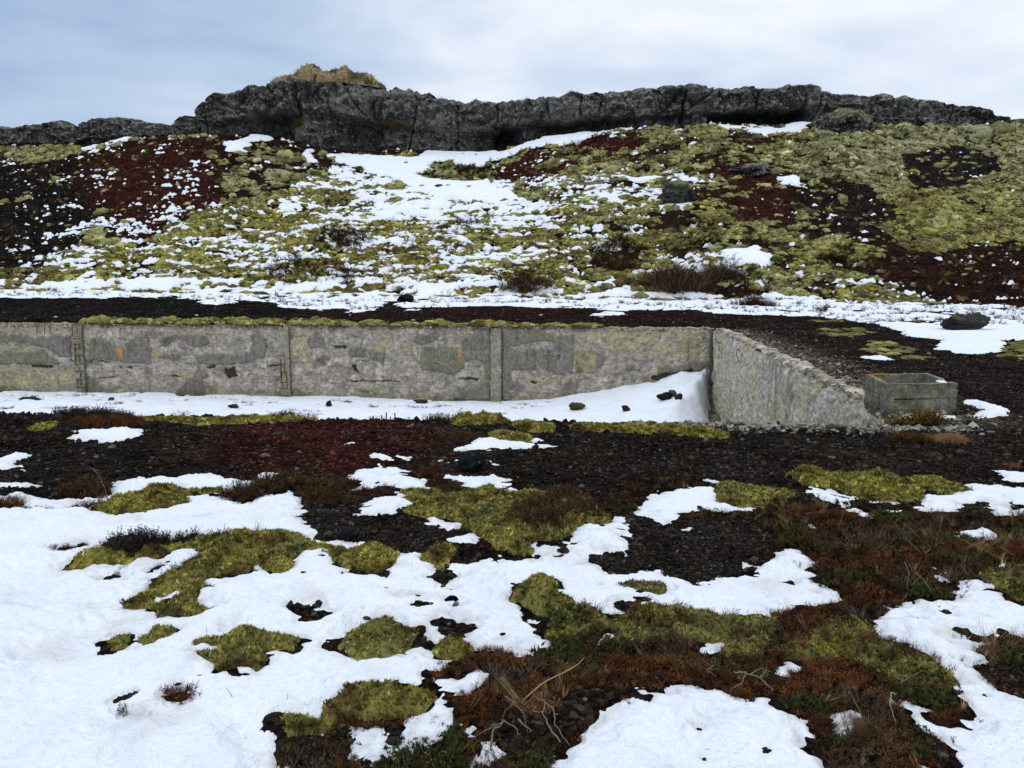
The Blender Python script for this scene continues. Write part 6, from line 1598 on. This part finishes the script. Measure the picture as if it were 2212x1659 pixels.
stalk(((2024, 1168), [(2, 25), (3, 50)]), "thin upright stalk beside the right middle snow pads", (.25, .2, .1), .0022)
stalk(((1810, 1150), [(4, 20), (7, 45)]), "thin upright stalk in the heather below the small snow strip at right", (.22, .16, .08), .002)
stalk(((2000, 1152), [(-16, 12), (-30, 26)]), "short stalk leaning left over the heather at right", (.24, .2, .1), .002)
for i, (fx, fy, dx, h) in enumerate(((510, 1538, -16, 45), (621, 1538, 4, 34), (450, 1402, 0, 24), (32, 1334, 2, 12))):
    stalk(((fx, fy), [(dx * .4, h * .5), (dx, h)]), ["thin grass stem leaning left alone in the lower left snow", "little reddish stem alone in the lower left snow", "thin upright stem left of the angular moss cushion", "tiny stem at the far left of the snowfield"][i], (.20, .14, .09), .0014)
def dead_branch(lines, label, col=(.16, .145, .11), r=.005):
    A = Acc(); first = None
    for L_, rr in lines:
        P = []
        for i, (px, py, up) in enumerate(L_):
            x, y = at_flat(px, py); x, y = float(x), float(y)
            P.append((x, y, float(hlow(np.array([x]), np.array([y]))[0]) + up))
        P = np.array(P)
        if first is None: first = P[0].copy(); first[2] = P[0, 2]
        P = P - first; t = np.linspace(0, 1, len(P)); m = max(12, 5 * len(P)); tt = np.linspace(0, 1, m)
        Q = np.stack([np.interp(tt, t, P[:, j]) for j in range(3)], 1)
        Q += np.stack([.006 * n2d(tt * 9 + px, tt * 0 + j * 7, 580 + j) for j in range(3)], 1)
        V, Fc = tube(Q, .5 * r * rr * np.linspace(1.15, .45, m), 6); A.add(V, Fc, np.array(col))
    o = A.build('dead_branch', M_WOOD); o.location = tuple(first)
    return tag(o, label, "dead twig")
dead_branch([([(1210, 1648, .03), (1185, 1630, .06), (1172, 1608, .07), (1178, 1590, .08), (1160, 1580, .08)], 1.), ([(1172, 1606, .07), (1150, 1602, .07), (1160, 1590, .07)], .7), ([(1178, 1590, .08), (1195, 1600, .07), (1200, 1625, .05), (1230, 1655, .03)], .8)], "forked bleached twig curving down the black soil at the bottom centre", r=.0062)
dead_branch([([(1060, 1650, .03), (1065, 1632, .06), (1090, 1620, .07), (1112, 1628, .06), (1122, 1640, .05)], 1.), ([(1120, 1612, .06), (1130, 1624, .06), (1148, 1632, .05)], 1.1), ([(1090, 1620, .07), (1050, 1630, .06), (1020, 1636, .04)], .6)], "arched bleached twig with a short thick piece, leftmost at the bottom edge", r=.006)
dead_branch([([(1090, 1555, .05), (1110, 1575, .06), (1130, 1592, .05), (1140, 1625, .03)], 1.), ([(1110, 1575, .06), (1092, 1585, .05), (1080, 1605, .03)], .6)], "grey twig above the bleached ones on the dark green moss", (.13, .115, .08), .005)
dead_branch([([(1585, 1500, .05), (1610, 1512, .07), (1640, 1518, .06), (1668, 1534, .04)], 1.), ([(1610, 1512, .07), (1600, 1525, .05), (1575, 1530, .03)], .6), ([(1640, 1518, .06), (1650, 1505, .06), (1655, 1492, .05)], .6), ([(1620, 1514, .07), (1640, 1502, .07), (1665, 1500, .05)], .6)], "branching grey twig above the large lower snow patch", (.22, .20, .165), .0045)
dead_branch([([(1540, 1485, .05), (1525, 1500, .06), (1545, 1512, .05)], 1.), ([(1525, 1500, .06), (1550, 1498, .06)], .7)], "small grey twig left of the branching one above the lower snow patch", (.16, .14, .12), .004)
dead_branch([([(1932, 1546, .05), (1920, 1560, .08), (1920, 1580, .06), (1932, 1600, .03)], 1.)], "single curved pale twig between the two right snow tongues", (.26, .24, .18), .0045)
dead_branch([([(1290, 1448, .08), (1305, 1435, .10), (1330, 1432, .10)], 1.)], "short pale stick lying on the rust heather in the lower middle", (.25, .20, .14), .004)
dead_branch([([(1972, 1290, .08), (1990, 1305, .08), (2010, 1320, .05)], 1.), ([(1985, 1298, .08), (1965, 1310, .06)], .6), ([(1950, 1275, .1), (1960, 1295, .09), (1955, 1315, .06)], .8)], "grey twigs hanging in the dark heather above the right snow tongue", (.16, .14, .115), .0045)
bpy.context.view_layer.update()
